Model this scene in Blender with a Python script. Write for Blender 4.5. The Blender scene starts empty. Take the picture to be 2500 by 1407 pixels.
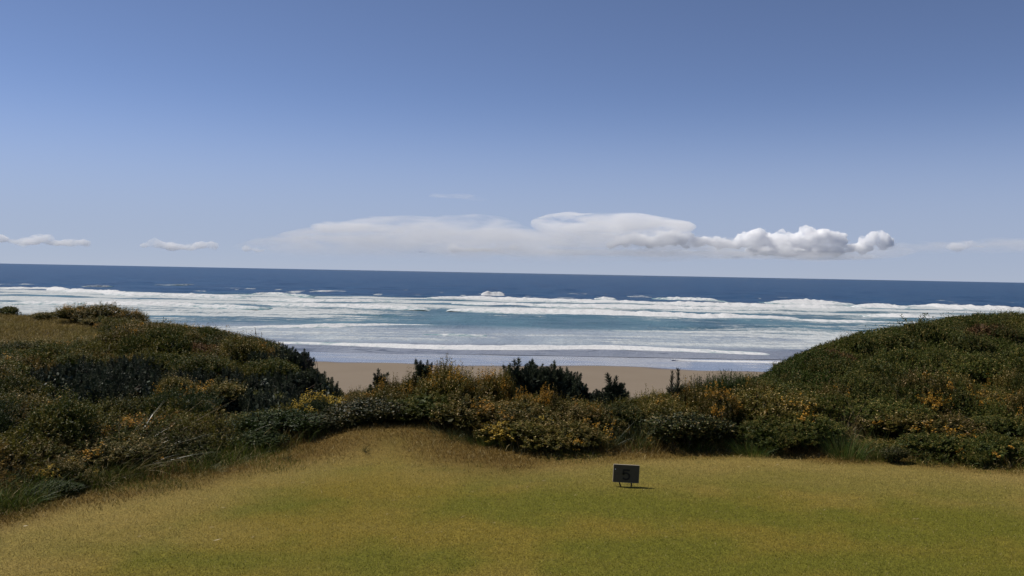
import bpy, math
import numpy as np
from mathutils import Matrix, Vector

# ------------------------------------------------------------------ camera
scene = bpy.context.scene
COL = scene.collection
CAM_Z = 2.2
PITCH, ROLL = math.radians(0.98), math.radians(1.077)
FPX = 2165.0                                  # focal length in photo pixels (2500 wide)
cam_data = bpy.data.cameras.new('camera')
cam = bpy.data.objects.new('camera', cam_data)
COL.objects.link(cam)
cam_data.sensor_width = 36.0
cam_data.lens = 36.0 * FPX / 2500.0
cam_data.clip_start, cam_data.clip_end = 0.05, 200000.0
ROT = Matrix.Rotation(math.pi / 2 - PITCH, 3, 'X') @ Matrix.Rotation(ROLL, 3, 'Z')
cam.matrix_world = Matrix.Translation((0, 0, CAM_Z)) @ ROT.to_4x4()
scene.camera = cam

# ------------------------------------------------------------------ sky, sun, exposure
SUN_TO = Vector((-0.70, 0.30, 1.0)).normalized()
SUN_ELEV = math.asin(SUN_TO.z)
SUN_AZ = math.atan2(SUN_TO.x, SUN_TO.y)
world = bpy.data.worlds.new('World')
scene.world = world
world.use_nodes = True
wn, wl = world.node_tree.nodes, world.node_tree.links
wn.clear()
sky = wn.new('ShaderNodeTexSky')
sky.sky_type = 'NISHITA'
sky.sun_disc = False
sky.sun_elevation = SUN_ELEV
sky.sun_rotation = SUN_AZ
sky.altitude = 0.0
sky.air_density = 0.45
sky.dust_density = 0.0
sky.ozone_density = 3.5
tint = wn.new('ShaderNodeMix'); tint.data_type = 'RGBA'; tint.blend_type = 'MULTIPLY'
tint.inputs[0].default_value = 1.0
tint.inputs[7].default_value = (1.30, 1.13, 1.10, 1)
wb = wn.new('ShaderNodeBackground'); wb.inputs[1].default_value = 0.105
wo = wn.new('ShaderNodeOutputWorld')
# pale marine haze low over the horizon, the same in every direction
wtc = wn.new('ShaderNodeTexCoord'); wsep = wn.new('ShaderNodeSeparateXYZ'); wmr = wn.new('ShaderNodeMapRange')
wmr.interpolation_type = 'SMOOTHERSTEP'
for i, v in ((1, 0.0), (2, 0.22), (3, 0.85), (4, 0.0)): wmr.inputs[i].default_value = v
hz = wn.new('ShaderNodeMix'); hz.data_type = 'RGBA'
hz.inputs[7].default_value = (3.30, 3.82, 5.10, 1)
wl.new(wtc.outputs['Generated'], wsep.inputs[0]); wl.new(wsep.outputs[2], wmr.inputs[0]); wl.new(wmr.outputs[0], hz.inputs[0])
wl.new(sky.outputs[0], tint.inputs[6]); wl.new(tint.outputs[2], hz.inputs[6]); wl.new(hz.outputs[2], wb.inputs[0]); wl.new(wb.outputs[0], wo.inputs[0])
sun_data = bpy.data.lights.new('sun', 'SUN')
sun_data.energy = 4.9
sun_data.angle = math.radians(0.53)
sun_data.color = (1.0, 0.94, 0.85)
sun = bpy.data.objects.new('sun', sun_data)
COL.objects.link(sun)
sun.rotation_euler = (-SUN_TO).to_track_quat('-Z', 'Y').to_euler()
scene.view_settings.view_transform = 'Standard'
scene.view_settings.look = 'None'
scene.view_settings.exposure = 0.0
scene.view_settings.gamma = 1.0
scene.view_settings.use_curve_mapping = False
scene.render.engine = 'CYCLES'
scene.cycles.max_bounces = 26
scene.cycles.volume_bounces = 24
scene.cycles.transparent_max_bounces = 48
scene.cycles.diffuse_bounces = 3
scene.cycles.use_denoising = True

# ------------------------------------------------------------------ helpers
ROTN = np.array(ROT)
SEA_Z = CAM_Z - 13.0
def ray(px, py):
    """unit-depth direction through a photo pixel: world x and z per metre of y"""
    px = np.asarray(px, float); py = np.asarray(py, float)
    d = np.stack([(px - 1250.0) / FPX, -(py - 703.5) / FPX, -np.ones_like(px)], -1) @ ROTN.T
    return d / d[..., 1:2]
def at(px, py, y):
    d = ray(px, py)
    return np.array([d[..., 0] * y, y + 0 * d[..., 0], CAM_Z + d[..., 2] * y]).T if np.ndim(px) else \
        np.array([d[0] * y, y, CAM_Z + d[2] * y])
def on_plane(px, py, z):
    d = ray(px, py)
    t = (z - CAM_Z) / d[..., 2]
    return d * t[..., None] + np.array([0, 0, CAM_Z])

def hash3(ix, iy, iz, seed):
    h = (ix.astype(np.int64) * 374761393 + iy.astype(np.int64) * 668265263 + iz.astype(np.int64) * 2147483647 + seed * 974711) & 0xffffffff
    h = ((h ^ (h >> 13)) * 1274126177) & 0xffffffff
    h = ((h ^ (h >> 16)) * 2246822519) & 0xffffffff
    return ((h ^ (h >> 15)) & 0xffffff) / float(0xffffff)
def vnoise(x, y, z=0.0, seed=0):
    x, y, z = np.broadcast_arrays(np.asarray(x, float), np.asarray(y, float), np.asarray(z, float))
    ix, iy, iz = np.floor(x), np.floor(y), np.floor(z)
    fx, fy, fz = x - ix, y - iy, z - iz
    fx, fy, fz = (f * f * (3 - 2 * f) for f in (fx, fy, fz))
    r = 0
    for dx in (0, 1):
        for dy in (0, 1):
            for dz in (0, 1):
                w = (fx if dx else 1 - fx) * (fy if dy else 1 - fy) * (fz if dz else 1 - fz)
                r = r + w * hash3(ix + dx, iy + dy, iz + dz, seed)
    return r
def fbm(x, y, z=0.0, octaves=4, seed=0, gain=0.5):
    r, a, t = 0, 1.0, 0.0
    for o in range(octaves):
        r = r + a * vnoise(np.asarray(x) * 2 ** o, np.asarray(y) * 2 ** o, np.asarray(z) * 2 ** o, seed + o * 17)
        t += a; a *= gain
    return r / t
def sstep(a, b, x):
    t = np.clip((np.asarray(x, float) - a) / (b - a), 0, 1)
    return t * t * (3 - 2 * t)

def mesh(name, V, F, attrs=None, smooth=False, mat=None):
    """V n*3; F list of index arrays (m*3 or m*4); attrs {name: per-vertex array (n) or (n,4)}"""
    me = bpy.data.meshes.new(name)
    V = np.ascontiguousarray(V, np.float32)
    me.vertices.add(len(V)); me.vertices.foreach_set('co', V.ravel())
    F = [np.ascontiguousarray(f, np.int32) for f in F if len(f)]
    tot = sum(f.size for f in F); nf = sum(len(f) for f in F)
    me.loops.add(tot); me.loops.foreach_set('vertex_index', np.concatenate([f.ravel() for f in F]))
    me.polygons.add(nf)
    starts, s = [], 0
    for f in F:
        starts.append(s + np.arange(len(f)) * f.shape[1]); s += f.size
    me.polygons.foreach_set('loop_start', np.concatenate(starts).astype(np.int32))
    me.polygons.foreach_set('use_smooth', np.full(nf, smooth))
    me.update(calc_edges=True)
    for k, a in (attrs or {}).items():
        a = np.ascontiguousarray(a, np.float32)
        if a.ndim == 1:
            me.attributes.new(k, 'FLOAT', 'POINT').data.foreach_set('value', a)
        else:
            me.attributes.new(k, 'FLOAT_COLOR', 'POINT').data.foreach_set('color', a.ravel())
    if mat: me.materials.append(mat)
    return me
def link(name, me, parent=None, **props):
    o = bpy.data.objects.new(name, me)
    COL.objects.link(o)
    if parent: o.parent = parent
    for k, v in props.items(): o[k] = v
    return o
def grid_faces(nr, nc):
    i = np.arange(nr * nc).reshape(nr, nc)
    return np.stack([i[:-1, :-1], i[:-1, 1:], i[1:, 1:], i[1:, :-1]], -1).reshape(-1, 4)

class NT:
    """small node-tree builder"""
    def __init__(self, name):
        self.m = bpy.data.materials.new(name); self.m.use_nodes = True
        self.n, self.l = self.m.node_tree.nodes, self.m.node_tree.links
        self.n.clear()
        self.out = self.n.new('ShaderNodeOutputMaterial')
    def node(self, t, ins=None, **p):
        n = self.n.new(t)
        for k, v in p.items(): setattr(n, k, v)
        for k, v in (ins or {}).items(): self.put(n.inputs[k], v)
        return n
    def put(self, sock, v):
        if isinstance(v, bpy.types.NodeSocket): self.l.new(v, sock)
        elif isinstance(v, bpy.types.Node): self.l.new(v.outputs[0], sock)
        else: sock.default_value = v
    def attr(self, name): return self.node('ShaderNodeAttribute', attribute_name=name)
    def noise(self, vec, scale, detail=3, rough=.5, dist=0):
        return self.node('ShaderNodeTexNoise', {'Vector': vec, 'Scale': scale, 'Detail': detail, 'Roughness': rough, 'Distortion': dist}).outputs['Fac']
    def math(self, op, a, b=0.0, c=0.0, clamp=False):
        n = self.node('ShaderNodeMath', operation=op, use_clamp=clamp)
        self.put(n.inputs[0], a); self.put(n.inputs[1], b); self.put(n.inputs[2], c)
        return n.outputs[0]
    def rng(self, v, a, b, c=0.0, d=1.0, smooth=True):
        return self.node('ShaderNodeMapRange', {0: v, 1: a, 2: b, 3: c, 4: d}, interpolation_type='SMOOTHSTEP' if smooth else 'LINEAR').outputs[0]
    def mix(self, f, a, b, blend='MIX'):
        n = self.node('ShaderNodeMix', data_type='RGBA', blend_type=blend)
        self.put(n.inputs[0], f); self.put(n.inputs[6], a); self.put(n.inputs[7], b)
        return n.outputs[2]
    def ramp(self, v, stops):
        n = self.node('ShaderNodeValToRGB', {0: v})
        e = n.color_ramp.elements
        while len(e) < len(stops): e.new(0.5)
        for k, (p, c) in zip(e, stops): k.position = p; k.color = (*c, 1)
        return n.outputs[0]
    def mapped(self, vec, scale=(1, 1, 1)):
        return self.node('ShaderNodeMapping', {'Vector': vec, 'Scale': scale}).outputs[0]
    def bsdf(self, **ins):
        n = self.node('ShaderNodeBsdfPrincipled', {k.replace('_', ' '): v for k, v in ins.items()})
        self.l.new(n.outputs[0], self.out.inputs[0])
        return n
    def bump(self, h, strength=.5, dist=.05):
        return self.node('ShaderNodeBump', {'Height': h, 'Strength': strength, 'Distance': dist}).outputs[0]
def c3(r, g, b): return (r, g, b, 1.0)

# ------------------------------------------------------------------ sea
def shore_wobble(x):
    return 5.0 * (fbm(x / 38.0, 0 * x + 3.3, octaves=4, seed=5) - .5) * 2 + 2.0 * np.sin(x / 61.0) + 9.0 * (fbm(x / 13.0, 0 * x + 1.3, octaves=3, seed=6) - .5)
def swash_y(x):                     # where the thin last sheet of water ends
    return 139.5 + 1.2 * np.sin(x / 23.0) + 2.2 * (fbm(x / 16.0, 0 * x, octaves=3, seed=9) - .5)
def dry_y(x):                       # where the wet sheen gives way to dry sand
    return 122.0 - 0.022 * x + shore_wobble(x) * 1.5

ys = np.concatenate([28145.0 / np.linspace(207, 34, 520), 28145.0 / np.linspace(33.6, .6, 110)])
us = np.linspace(-.82, .82, 900)
Y, U = np.meshgrid(ys, us, indexing='ij')
near_off = swash_y(U * 139.5) - 136.0
Yp = np.where(Y < 170, Y + near_off * np.clip((170 - Y) / 34.0, 0, 1), Y)
X = U * Yp
# foam cover: bands of broken water that come and go along the shore
def band(y, y0, y1, s):
    return sstep(y0 - s, y0 + s, y) * (1 - sstep(y1 - s, y1 + s, y))
# meander and patchiness vary along the shore (slow in x, faster in y)
mx = 16.0 * (fbm(X / 130.0, Yp / 260.0, octaves=3, seed=21) - .5)
yw = Yp + mx
patch = fbm(X / 70.0, Yp / 40.0, octaves=3, seed=31)
inner_edge = 288 + 14 * np.sin(X / 75.0) + 22 * (fbm(X / 60.0, 0 * X, octaves=3, seed=3) - .5) - 14 * sstep(40, 120, X)
outer_edge = 452 + 30 * (fbm(X / 45.0, 0 * X, octaves=3, seed=4) - .5) + 10 * np.sin(X / 50.0)
main = band(Yp, inner_edge, outer_edge, 14.0)
foam = main * (.60 + .26 * np.sin(yw / 7.4 + 2.5 * patch) + .80 * (patch - .5))
left_more = 1 - sstep(-90, 40, X)
# milky backwash between the shore break and the blue trough
milky = band(Yp, 160, 207 + 5 * np.sin(X / 40.0) + 13 * sstep(20, 80, X), 8.0)
foam = np.maximum(foam, milky * (.50 + .38 * (patch - .5)))
trough = band(Yp, 207, inner_edge, 10.0)
foam = np.maximum(foam, trough * (.32 + .70 * (patch - .5) + .28 * sstep(10, 90, X) * 0.6))
foam = np.maximum(foam, .62 * band(Yp, inner_edge - 55, inner_edge + 10, 12.0) * (1 - sstep(-60, 10, X)))
cap = fbm(X / 9.0, Yp / 28.0, octaves=2, seed=41)
foam = np.maximum(foam, sstep(.70, .80, cap) * band(Yp, 455, 620, 30.0) * .55)
streak = fbm(X / 22.0, Yp / 2.6, octaves=3, seed=45) - .5
foam = np.where(foam > .05, foam + streak * (.55 * band(Yp, 160, 285, 10.0) + .30 * main), foam)
foam = foam * (1 - sstep(640, 900, Yp))
foam = foam * sstep(142, 160, Yp)
# water body colour: sand-clouded thin sheet, milky shallows, teal surf, deep blue sea
thin = np.array([.185, .198, .228]); milk = np.array([.26, .30, .33]); teal = np.array([.062, .128, .158]); deep = np.array([.010, .044, .100])
w_thin = 1 - sstep(154, 166, Yp); w_milk = (1 - w_thin) * (1 - sstep(196, 216, Yp)); w_deep = sstep(400, 470, Yp + mx)
w_teal = 1 - w_thin - w_milk; w_teal = np.clip(w_teal - w_deep, 0, 1)
wc = w_thin[..., None] * thin + w_milk[..., None] * milk + w_teal[..., None] * teal + w_deep[..., None] * deep
swell = fbm(X / 24.0, Yp / 11.0, octaves=3, seed=51) - .5
Z = SEA_Z + (swell * 1.3 * sstep(165, 260, Yp) + .18 * swell * sstep(143, 160, Yp)) * (1 - sstep(3000, 9000, Yp))
# long low crest lines in the thin sheet
V = np.stack([X, Yp, Z], -1).reshape(-1, 3)
wca = np.concatenate([wc, np.ones_like(X)[..., None]], -1).reshape(-1, 4)

t = NT('sea_water')
geo = t.node('ShaderNodeNewGeometry').outputs['Position']
n1 = t.noise(t.mapped(geo, (.16, .11, .1)), 1.0, 5, .62)
n2 = t.noise(t.mapped(geo, (.55, .30, .3)), 1.0, 4, .6)
fo = t.attr('foam').outputs['Fac']
n5 = t.noise(t.mapped(geo, (1.5, .7, .6)), 1.0, 4, .65)
lace = t.math('ADD', t.math('ADD', t.math('MULTIPLY', n1, .42), t.math('MULTIPLY', n2, .33)), t.math('MULTIPLY', n5, .25))
mask = t.rng(t.math('ADD', fo, lace), .86, 1.16)
body = t.attr('body').outputs['Color']
n3 = t.noise(t.mapped(geo, (.045, .016, .02)), 1.0, 5, .6)
body2 = t.mix(1.0, body, t.ramp(n3, [(.30, (.66, .68, .74)), (.68, (1.32, 1.28, 1.2))]), 'MULTIPLY')
rl = t.noise(t.mapped(geo, (.022, .085, .02)), 1.0, 3, .55, .8)
rip = t.math('MULTIPLY', t.rng(t.math('ABSOLUTE', t.math('SUBTRACT', rl, .5)), .0, .022, 1.0, 0.0), t.attr('thin').outputs['Fac'])
body2 = t.mix(t.math('MULTIPLY', rip, .75), body2, c3(.035, .040, .052))  # dark side of the ripples painted into the water colour, no relief
foamc = t.mix(n2, c3(.34, .38, .40), c3(.53, .54, .53))
colr = t.mix(mask, body2, foamc)
n4 = t.noise(t.mapped(geo, (.9, .5, .5)), 1.0, 4, .65)
rough = t.math('ADD', t.math('MULTIPLY', mask, .45), .30)
spec = t.math('MULTIPLY', t.math('SUBTRACT', 1.0, mask), .20)
t.bsdf(Base_Color=colr, Roughness=rough, Specular_IOR_Level=spec, IOR=1.33, Normal=t.bump(t.math('ADD', n4, t.math('MULTIPLY', n1, 1.6)), .55, .9))
me = mesh('sea', V, [grid_faces(*X.shape)], {'foam': foam.ravel(), 'body': wca, 'thin': (w_thin * sstep(0, 3, Yp - swash_y(X))).ravel()}, True, t.m)
link('sea', me, kind='structure', label='dark blue ocean with white surf reaching to the horizon')

# ------------------------------------------------------------------ beach
by = np.concatenate([np.linspace(26, 90, 20), np.linspace(91, 170, 160)])
bx = np.concatenate([np.linspace(-1500, -150, 30), np.linspace(-146, 146, 293), np.linspace(150, 1500, 30)])
BY, BX = np.meshgrid(by, bx, indexing='ij')
BZ = SEA_Z - (BY - 138.6) * .021 + .05 * (fbm(BX / 9.0, BY / 6.0, octaves=3, seed=61) - .5)
pool = fbm(BX / 15.0, BY / 3.2, octaves=3, seed=62)
wet = sstep(-1.6, 1.6, BY - dry_y(BX) + 7.0 * (pool - .5) * sstep(-8, 2, BY - dry_y(BX)))
t = NT('beach_sand')
geo = t.node('ShaderNodeNewGeometry').outputs['Position']
w = t.attr('wet').outputs['Fac']
g1 = t.noise(t.mapped(geo, (.12, .12, .1)), 1.0, 5, .6)
g2 = t.noise(geo, 14.0, 3, .6)
dryc = t.mix(g1, c3(.170, .138, .103), c3(.215, .178, .135))
dryc = t.mix(t.math('MULTIPLY', g2, .4), dryc, c3(.20, .15, .10))
wetc = t.mix(g1, c3(.052, .055, .078), c3(.066, .066, .086))  # bluish base puts part of the film's sky reflection into colour
ro = t.rng(w, 0, 1, .85, .075)
t.bsdf(Base_Color=t.mix(w, dryc, wetc), Roughness=ro, Specular_IOR_Level=t.rng(w, 0, 1, .08, .50), IOR=1.36,
       Normal=t.bump(t.math('MULTIPLY', g2, t.math('SUBTRACT', 1.0, w)), .3, .03))
me = mesh('beach', np.stack([BX, BY, BZ], -1).reshape(-1, 3), [grid_faces(*BX.shape)], {'wet': wet.ravel()}, True, t.m)
link('beach', me, kind='structure', label='smooth tan beach with a mirror of wet sand along the water')

# ------------------------------------------------------------------ breakers
def foam_material():
    t = NT('breaker_foam')
    geo = t.node('ShaderNodeNewGeometry').outputs['Position']
    a = t.noise(t.mapped(geo, (.5, .35, .7)), 1.0, 5, .65)
    b = t.noise(t.mapped(geo, (1.7, 1.2, 2.0)), 1.0, 3, .6)
    f = t.attr('face').outputs['Fac']
    m = t.rng(t.math('ADD', t.math('MULTIPLY', a, 1.1), f), .78, 1.22)
    col = t.mix(m, c3(.10, .20, .22), t.mix(b, c3(.46, .48, .49), c3(.68, .67, .655)))
    t.bsdf(Base_Color=col, Roughness=.7, Specular_IOR_Level=.12, Normal=t.bump(b, .5, .35))
    return t.m
FOAM = foam_material()
PROF = np.array([[-7.0, -.25], [-4.2, .10], [-2.6, .42], [-1.5, .78], [-.55, .98], [.45, 1.0], [1.5, .86], [2.8, .60], [4.6, .32], [7.0, .10], [10.5, -.2]])
def breaker(pts, height, label, seed, ragged=.5, taper=18.0, depth=1.0, clean=0.0):
    """pts: photo pixels along the foot of the white water, taken to the sea plane"""
    p = np.array(pts, float)
    xs = np.arange(p[0, 0], p[-1, 0], 2.2)
    yy = np.interp(xs, p[:, 0], p[:, 1])
    base = on_plane(xs, yy, SEA_Z + .1)
    L = np.concatenate([[0], np.cumsum(np.linalg.norm(np.diff(base[:, :2], axis=0), axis=1))])
    n = len(xs)
    env = np.clip(np.minimum(L, L[-1] - L) / taper, 0, 1) ** .5
    along = fbm(L / 14.0, 0 * L + seed, octaves=4, seed=seed)
    h = .62 * height * env * (1 - ragged + ragged * 2 * along)
    q = PROF.copy(); q[:, 0] *= depth * height * .8
    base[:, 1] += 7.0 * depth * height * .8 + 9 * (fbm(L / 30.0, 0 * L, octaves=2, seed=seed + 2) - .5)
    Vx = np.repeat(base[:, 0][:, None], len(q), 1)
    Vy = base[:, 1][:, None] + q[None, :, 0] * (.55 + .45 * env[:, None])
    lump = fbm(L[:, None] / 2.6, Vy / 2.6, octaves=3, seed=seed + 5) - .5
    Vz = SEA_Z + q[None, :, 1] * h[:, None] + lump * .5 * height * np.clip(q[None, :, 1] + .1, 0, 1) * env[:, None] - .7 * np.clip(1 - env[:, None] / .3, 0, 1)
    face = np.interp(np.arange(len(q)), [0, 1, 3, 6, 8, 10], [.34, .50, .62, .55, .30, .12])[None, :] * np.ones((n, 1))
    face = face * (.55 + .45 * env[:, None]) + .25 * (along[:, None] - .5) + clean
    me = mesh('breaking_wave', np.stack([Vx, Vy, Vz], -1).reshape(-1, 3), [grid_faces(n, len(q))], {'face': face.ravel()}, True, FOAM)
    return link('breaking_wave', me, label=label, category='wave', group='white breakers rolling toward the beach')
BREAKERS = [
 ([(1172, 722), (1234, 722)], 3.3, 'short bright breaker curling by itself in the dark blue water', .35, 4.0, .5, .45),
 ([(1452, 731), (1510, 732)], 1.8, 'small white crest just left of centre-right, breaking outside the main surf', .5, 5.0, .7, .05),
 ([(186, 701), (272, 700)], 1.1, 'thin broken whitecap farthest out beyond the left hill', .8, 9.0, .7, -.05),
 ([(364, 697), (474, 696)], .9, 'faint lacy whitecap outside the surf, right of the farthest left one', .9, 9.0, .7, -.1),
 ([(752, 712), (846, 713)], 1.1, 'thin whitecap with green face left of the lone curling breaker', .7, 9.0, .7, -.02),
 ([(-90, 706), (90, 708), (300, 722), (420, 724), (600, 729)], 2.0, 'widest band of outer white water entering at the left edge', .45, 25.0, 1.1, .08),
 ([(560, 722), (640, 722), (760, 727)], 2.1, 'tumbling crest with grey streaks left of centre on the outer surf line', .8, 20.0, .9, -.05),
 ([(-60, 742), (120, 743), (330, 748), (560, 753), (640, 756)], 1.7, 'long inner white roll reaching the left edge above the grassy hilltop', .5, 25.0, 1.0, .05),
 ([(600, 734), (760, 737), (990, 738)], 1.6, 'middle white roll left of centre between two others', .5, 25.0, 1.0, .08),
 ([(590, 748), (760, 751), (900, 754), (1050, 757)], 1.8, 'inner white roll left of centre bordering the blue trough', .5, 25.0, 1.0, .08),
 ([(1030, 729), (1200, 732), (1440, 739), (1640, 744), (1900, 751), (2150, 757)], 1.9, 'longest outer white roll running from centre toward the right hill', .4, 25.0, 1.0, .1),
 ([(1090, 744), (1250, 747), (1500, 752), (1700, 757), (1836, 759)], 1.6, 'middle white roll right of centre ending in a blunt tip', .45, 16.0, 1.0, .1),
 ([(1084, 758), (1250, 764), (1500, 771), (1750, 779), (1990, 783)], 1.9, 'innermost long white roll above the teal trough right of centre', .4, 25.0, 1.0, .12),
 ([(1596, 731), (1680, 734), (1790, 738)], 2.2, 'ragged grey white crest on the outer line right of centre', .9, 16.0, .9, -.04),
 ([(1886, 741), (2000, 743), (2120, 746)], 2.9, 'tall white breaker with a green shoulder on its left', .35, 22.0, 1.0, .14),
 ([(2118, 752), (2200, 753), (2264, 756)], 2.8, 'tall white breaker above the crest of the right hill, second from the right edge', .45, 16.0, 1.0, .12),
 ([(2246, 750), (2380, 755), (2600, 761)], 2.8, 'tall white breaker running off the right edge', .35, 22.0, 1.0, .14),
 ([(2128, 775), (2230, 779), (2330, 782)], 2.0, 'white breaker just behind the sprouting bush on the right hill', .4, 14.0, 1.0, .1),
 ([(1930, 784), (2080, 788), (2260, 792)], 1.2, 'low white roll meeting the slope of the right hill', .5, 20.0, 1.0, .06),
 ([(556, 800), (640, 800), (800, 799), (950, 797), (1140, 798)], .85, 'thin white line left of centre on the near side of the blue trough', .5, 30.0, .9, .12),
 ([(1018, 822), (1090, 823), (1196, 823)], .7, 'little dark faced ripple breaking white in the milky shallows', .6, 8.0, .8, -.02),
 ([(640, 836), (760, 840), (1000, 847), (1250, 854), (1500, 858), (1700, 862), (1920, 868)], .75, 'long white shore break nearest the beach', .3, 30.0, 1.1, .16),
]
for k, (pts, h, lab, rag, tap, dep, cl) in enumerate(BREAKERS):
    breaker(pts, h, lab, 100 + 7 * k, rag, tap, dep, cl)
# the thin white edge of the last sheet of water on the right
xs = np.arange(1640, 1960, 2.0)
e = on_plane(xs, np.interp(xs, [1640, 1780, 1960], [880.5, 883.5, 887.5]), SEA_Z + .05)
prof = np.array([[-1.0, -.06], [-.5, .06], [0, .10], [.6, .06], [1.3, -.06]])
env = np.clip(np.minimum(np.arange(len(xs)), 60) / 60.0, .05, 1)
wv = .6 + .8 * fbm(e[:, 0] / 4.0, 0 * xs, octaves=3, seed=77)
V = np.stack([np.repeat(e[:, 0][:, None], 5, 1), e[:, 1][:, None] + prof[None, :, 0] * (wv * env)[:, None] * 1.6, SEA_Z + .06 + prof[None, :, 1] * 1.5 * np.ones((len(xs), 1))], -1)
me = mesh('foam_edge', V.reshape(-1, 3), [grid_faces(len(xs), 5)], {'face': np.full(len(xs) * 5, .75)}, True, FOAM)
link('foam_edge', me, label='thin white foam edge on the wet sand beside the right hill', category='wave')

# ------------------------------------------------------------------ clouds
def ico(sub=2):
    import bmesh
    bm = bmesh.new(); bmesh.ops.create_icosphere(bm, subdivisions=sub, radius=1.0)
    bm.verts.ensure_lookup_table()
    v = np.array([q.co[:] for q in bm.verts]); f = np.array([[q.index for q in p.verts] for p in bm.faces]); bm.free()
    return v, f
ICO_V, ICO_F = ico(2)
def cloud_material(name, density, aniso=0.0, wispy=False, fade=(-1, 1)):
    t = NT(name)
    if wispy:                       # layer cloud: streaky, thicker and thinner
        co = t.node('ShaderNodeTexCoord').outputs['Object']
        n = t.noise(t.mapped(co, (1 / 1050., 1 / 1050., 1 / 260.)), 1.0, 5, .58, .6)
        zz = t.node('ShaderNodeSeparateXYZ', {0: co}).outputs[2]
        density = t.math('MULTIPLY', t.math('MULTIPLY', t.rng(n, .38, .66), density * 2.5), t.rng(zz, fade[0], fade[1]))
        t.m.cycles.volume_step_rate = .22
    elif not wispy:                 # heaped cloud: solid heart, frayed rim
        co = t.node('ShaderNodeTexCoord').outputs['Object']
        n = t.noise(t.mapped(co, (1 / 330., 1 / 330., 1 / 260.)), 1.0, 6, .62, .4)
        density = t.math('MULTIPLY', t.rng(n, .36, .58), density * 2.2)
        t.m.cycles.volume_step_rate = .12
    t.l.new(t.node('ShaderNodeVolumeScatter', {'Color': c3(1, 1, 1), 'Density': density, 'Anisotropy': aniso}).outputs[0], t.out.inputs['Volume'])
    return t.m
D_CLOUD = 20000.0
MPP = D_CLOUD / FPX
def cloud(lobes, label, density, voxel, rough, seed, depth=1.0, aniso=0.0, cat='cloud', flat_base=None):
    """lobes: (px, py, half width px, half height px) ellipsoids at the cloud's distance; small puffs grow on each"""
    rng = np.random.default_rng(seed)
    Vs, Fs, k = [], [], 0
    E = []
    for (px, py, a, b) in lobes:
        c = at(px, py, D_CLOUD)
        E.append((c, np.array([a * MPP, a * MPP * depth, b * MPP])))
    if rough > 0:
        for c, r in list(E):
            for j in range(int(10 + 10 * rough)):
                d = rng.normal(size=3); d /= np.linalg.norm(d); d[2] = abs(d[2]) * .9 - .15
                s = rng.uniform(.25, .48) * rough
                m = min(r[0], r[2] * 1.5)
                c2, r2 = c + d * r * rng.uniform(.72, .95), np.array([m, m, m * .85]) * s
                E.append((c2, r2))
                for q in range(6):
                    d = rng.normal(size=3); d /= np.linalg.norm(d); d[2] = abs(d[2]) * .9 - .1
                    E.append((c2 + d * r2 * rng.uniform(.75, 1.0), r2 * rng.uniform(.28, .5)))
    ctr = np.mean([c for c, _ in E], axis=0)
    for c, r in E:
        Vs.append(ICO_V * r + c - ctr); Fs.append(ICO_F + k); k += len(ICO_V)
    V = np.concatenate(Vs)
    if flat_base is not None:
        zb = at(lobes[0][0], flat_base, D_CLOUD)[2] - ctr[2]
        V[:, 2] = np.where(V[:, 2] < zb, zb + (V[:, 2] - zb) * .15, V[:, 2])
    me = mesh('cloud', V, [np.concatenate(Fs)], None, True)
    o = link('cloud', me)
    md = o.modifiers.new('r', 'REMESH'); md.mode = 'VOXEL'; md.voxel_size = voxel; md.use_smooth_shade = True
    dg = bpy.context.evaluated_depsgraph_get()
    me2 = bpy.data.meshes.new_from_object(o.evaluated_get(dg))
    o.modifiers.clear(); o.data = me2; bpy.data.meshes.remove(me)
    n = len(me2.vertices); co = np.empty(n * 3, np.float32); me2.vertices.foreach_get('co', co); co = co.reshape(-1, 3)
    nr = np.empty(n * 3, np.float32); me2.vertex_normals.foreach_get('vector', nr); nr = nr.reshape(-1, 3)
    s = 1.0 / (170.0 if rough > 0 else 520.0)
    nz = fbm(co[:, 0] * s, co[:, 1] * s, co[:, 2] * s * (1 if rough > 0 else 4), octaves=4, seed=seed, gain=.55) - .5
    co += nr * (nz * (230.0 * max(rough, .5)))[:, None]
    me2.vertices.foreach_set('co', co.ravel()); me2.update()
    me2.materials.clear(); me2.materials.append(cloud_material('cloud_vapour', density, aniso, rough == 0, (float(co[:, 2].min()) * .95, float(co[:, 2].max()) * .35)))
    o.location = ctr
    o['label'] = label; o['category'] = cat
    return o
CUM = dict(density=.0075, voxel=24.0, rough=1.0, depth=.8)
cloud([(1815, 588, 24, 18), (1845, 580, 26, 22), (1880, 596, 40, 24), (1905, 588, 28, 20), (1945, 596, 40, 28), (1968, 566, 20, 18), (1975, 590, 34, 30), (2015, 588, 34, 24), (2045, 590, 26, 20), (1900, 612, 80, 12), (2010, 614, 60, 12)],
      'biggest bright cumulus cloud with a tall middle tower, right of centre', seed=1, flat_base=622, **CUM)
cloud([(2078, 604, 26, 12), (2118, 592, 20, 14), (2146, 580, 22, 17), (2160, 592, 24, 18), (2110, 606, 26, 12)],
      'rounded cumulus cloud just right of the biggest one', seed=2, flat_base=618, **CUM)
cloud([(1500, 597, 20, 8), (1530, 591, 22, 12), (1560, 586, 24, 17), (1600, 592, 28, 13), (1640, 583, 28, 18), (1672, 587, 26, 15), (1704, 594, 22, 11)],
      'row of low cumulus heads in front of the flat topped cloud', seed=3, flat_base=604, **CUM)
cloud([(1722, 587, 16, 12), (1742, 590, 16, 11), (1764, 596, 24, 11), (1790, 600, 22, 12)], 'small cumulus puff touching the biggest cumulus on its left', seed=4, flat_base=606, **CUM)
LOW = dict(density=.003, voxel=40.0, rough=.8, depth=.8)
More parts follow.
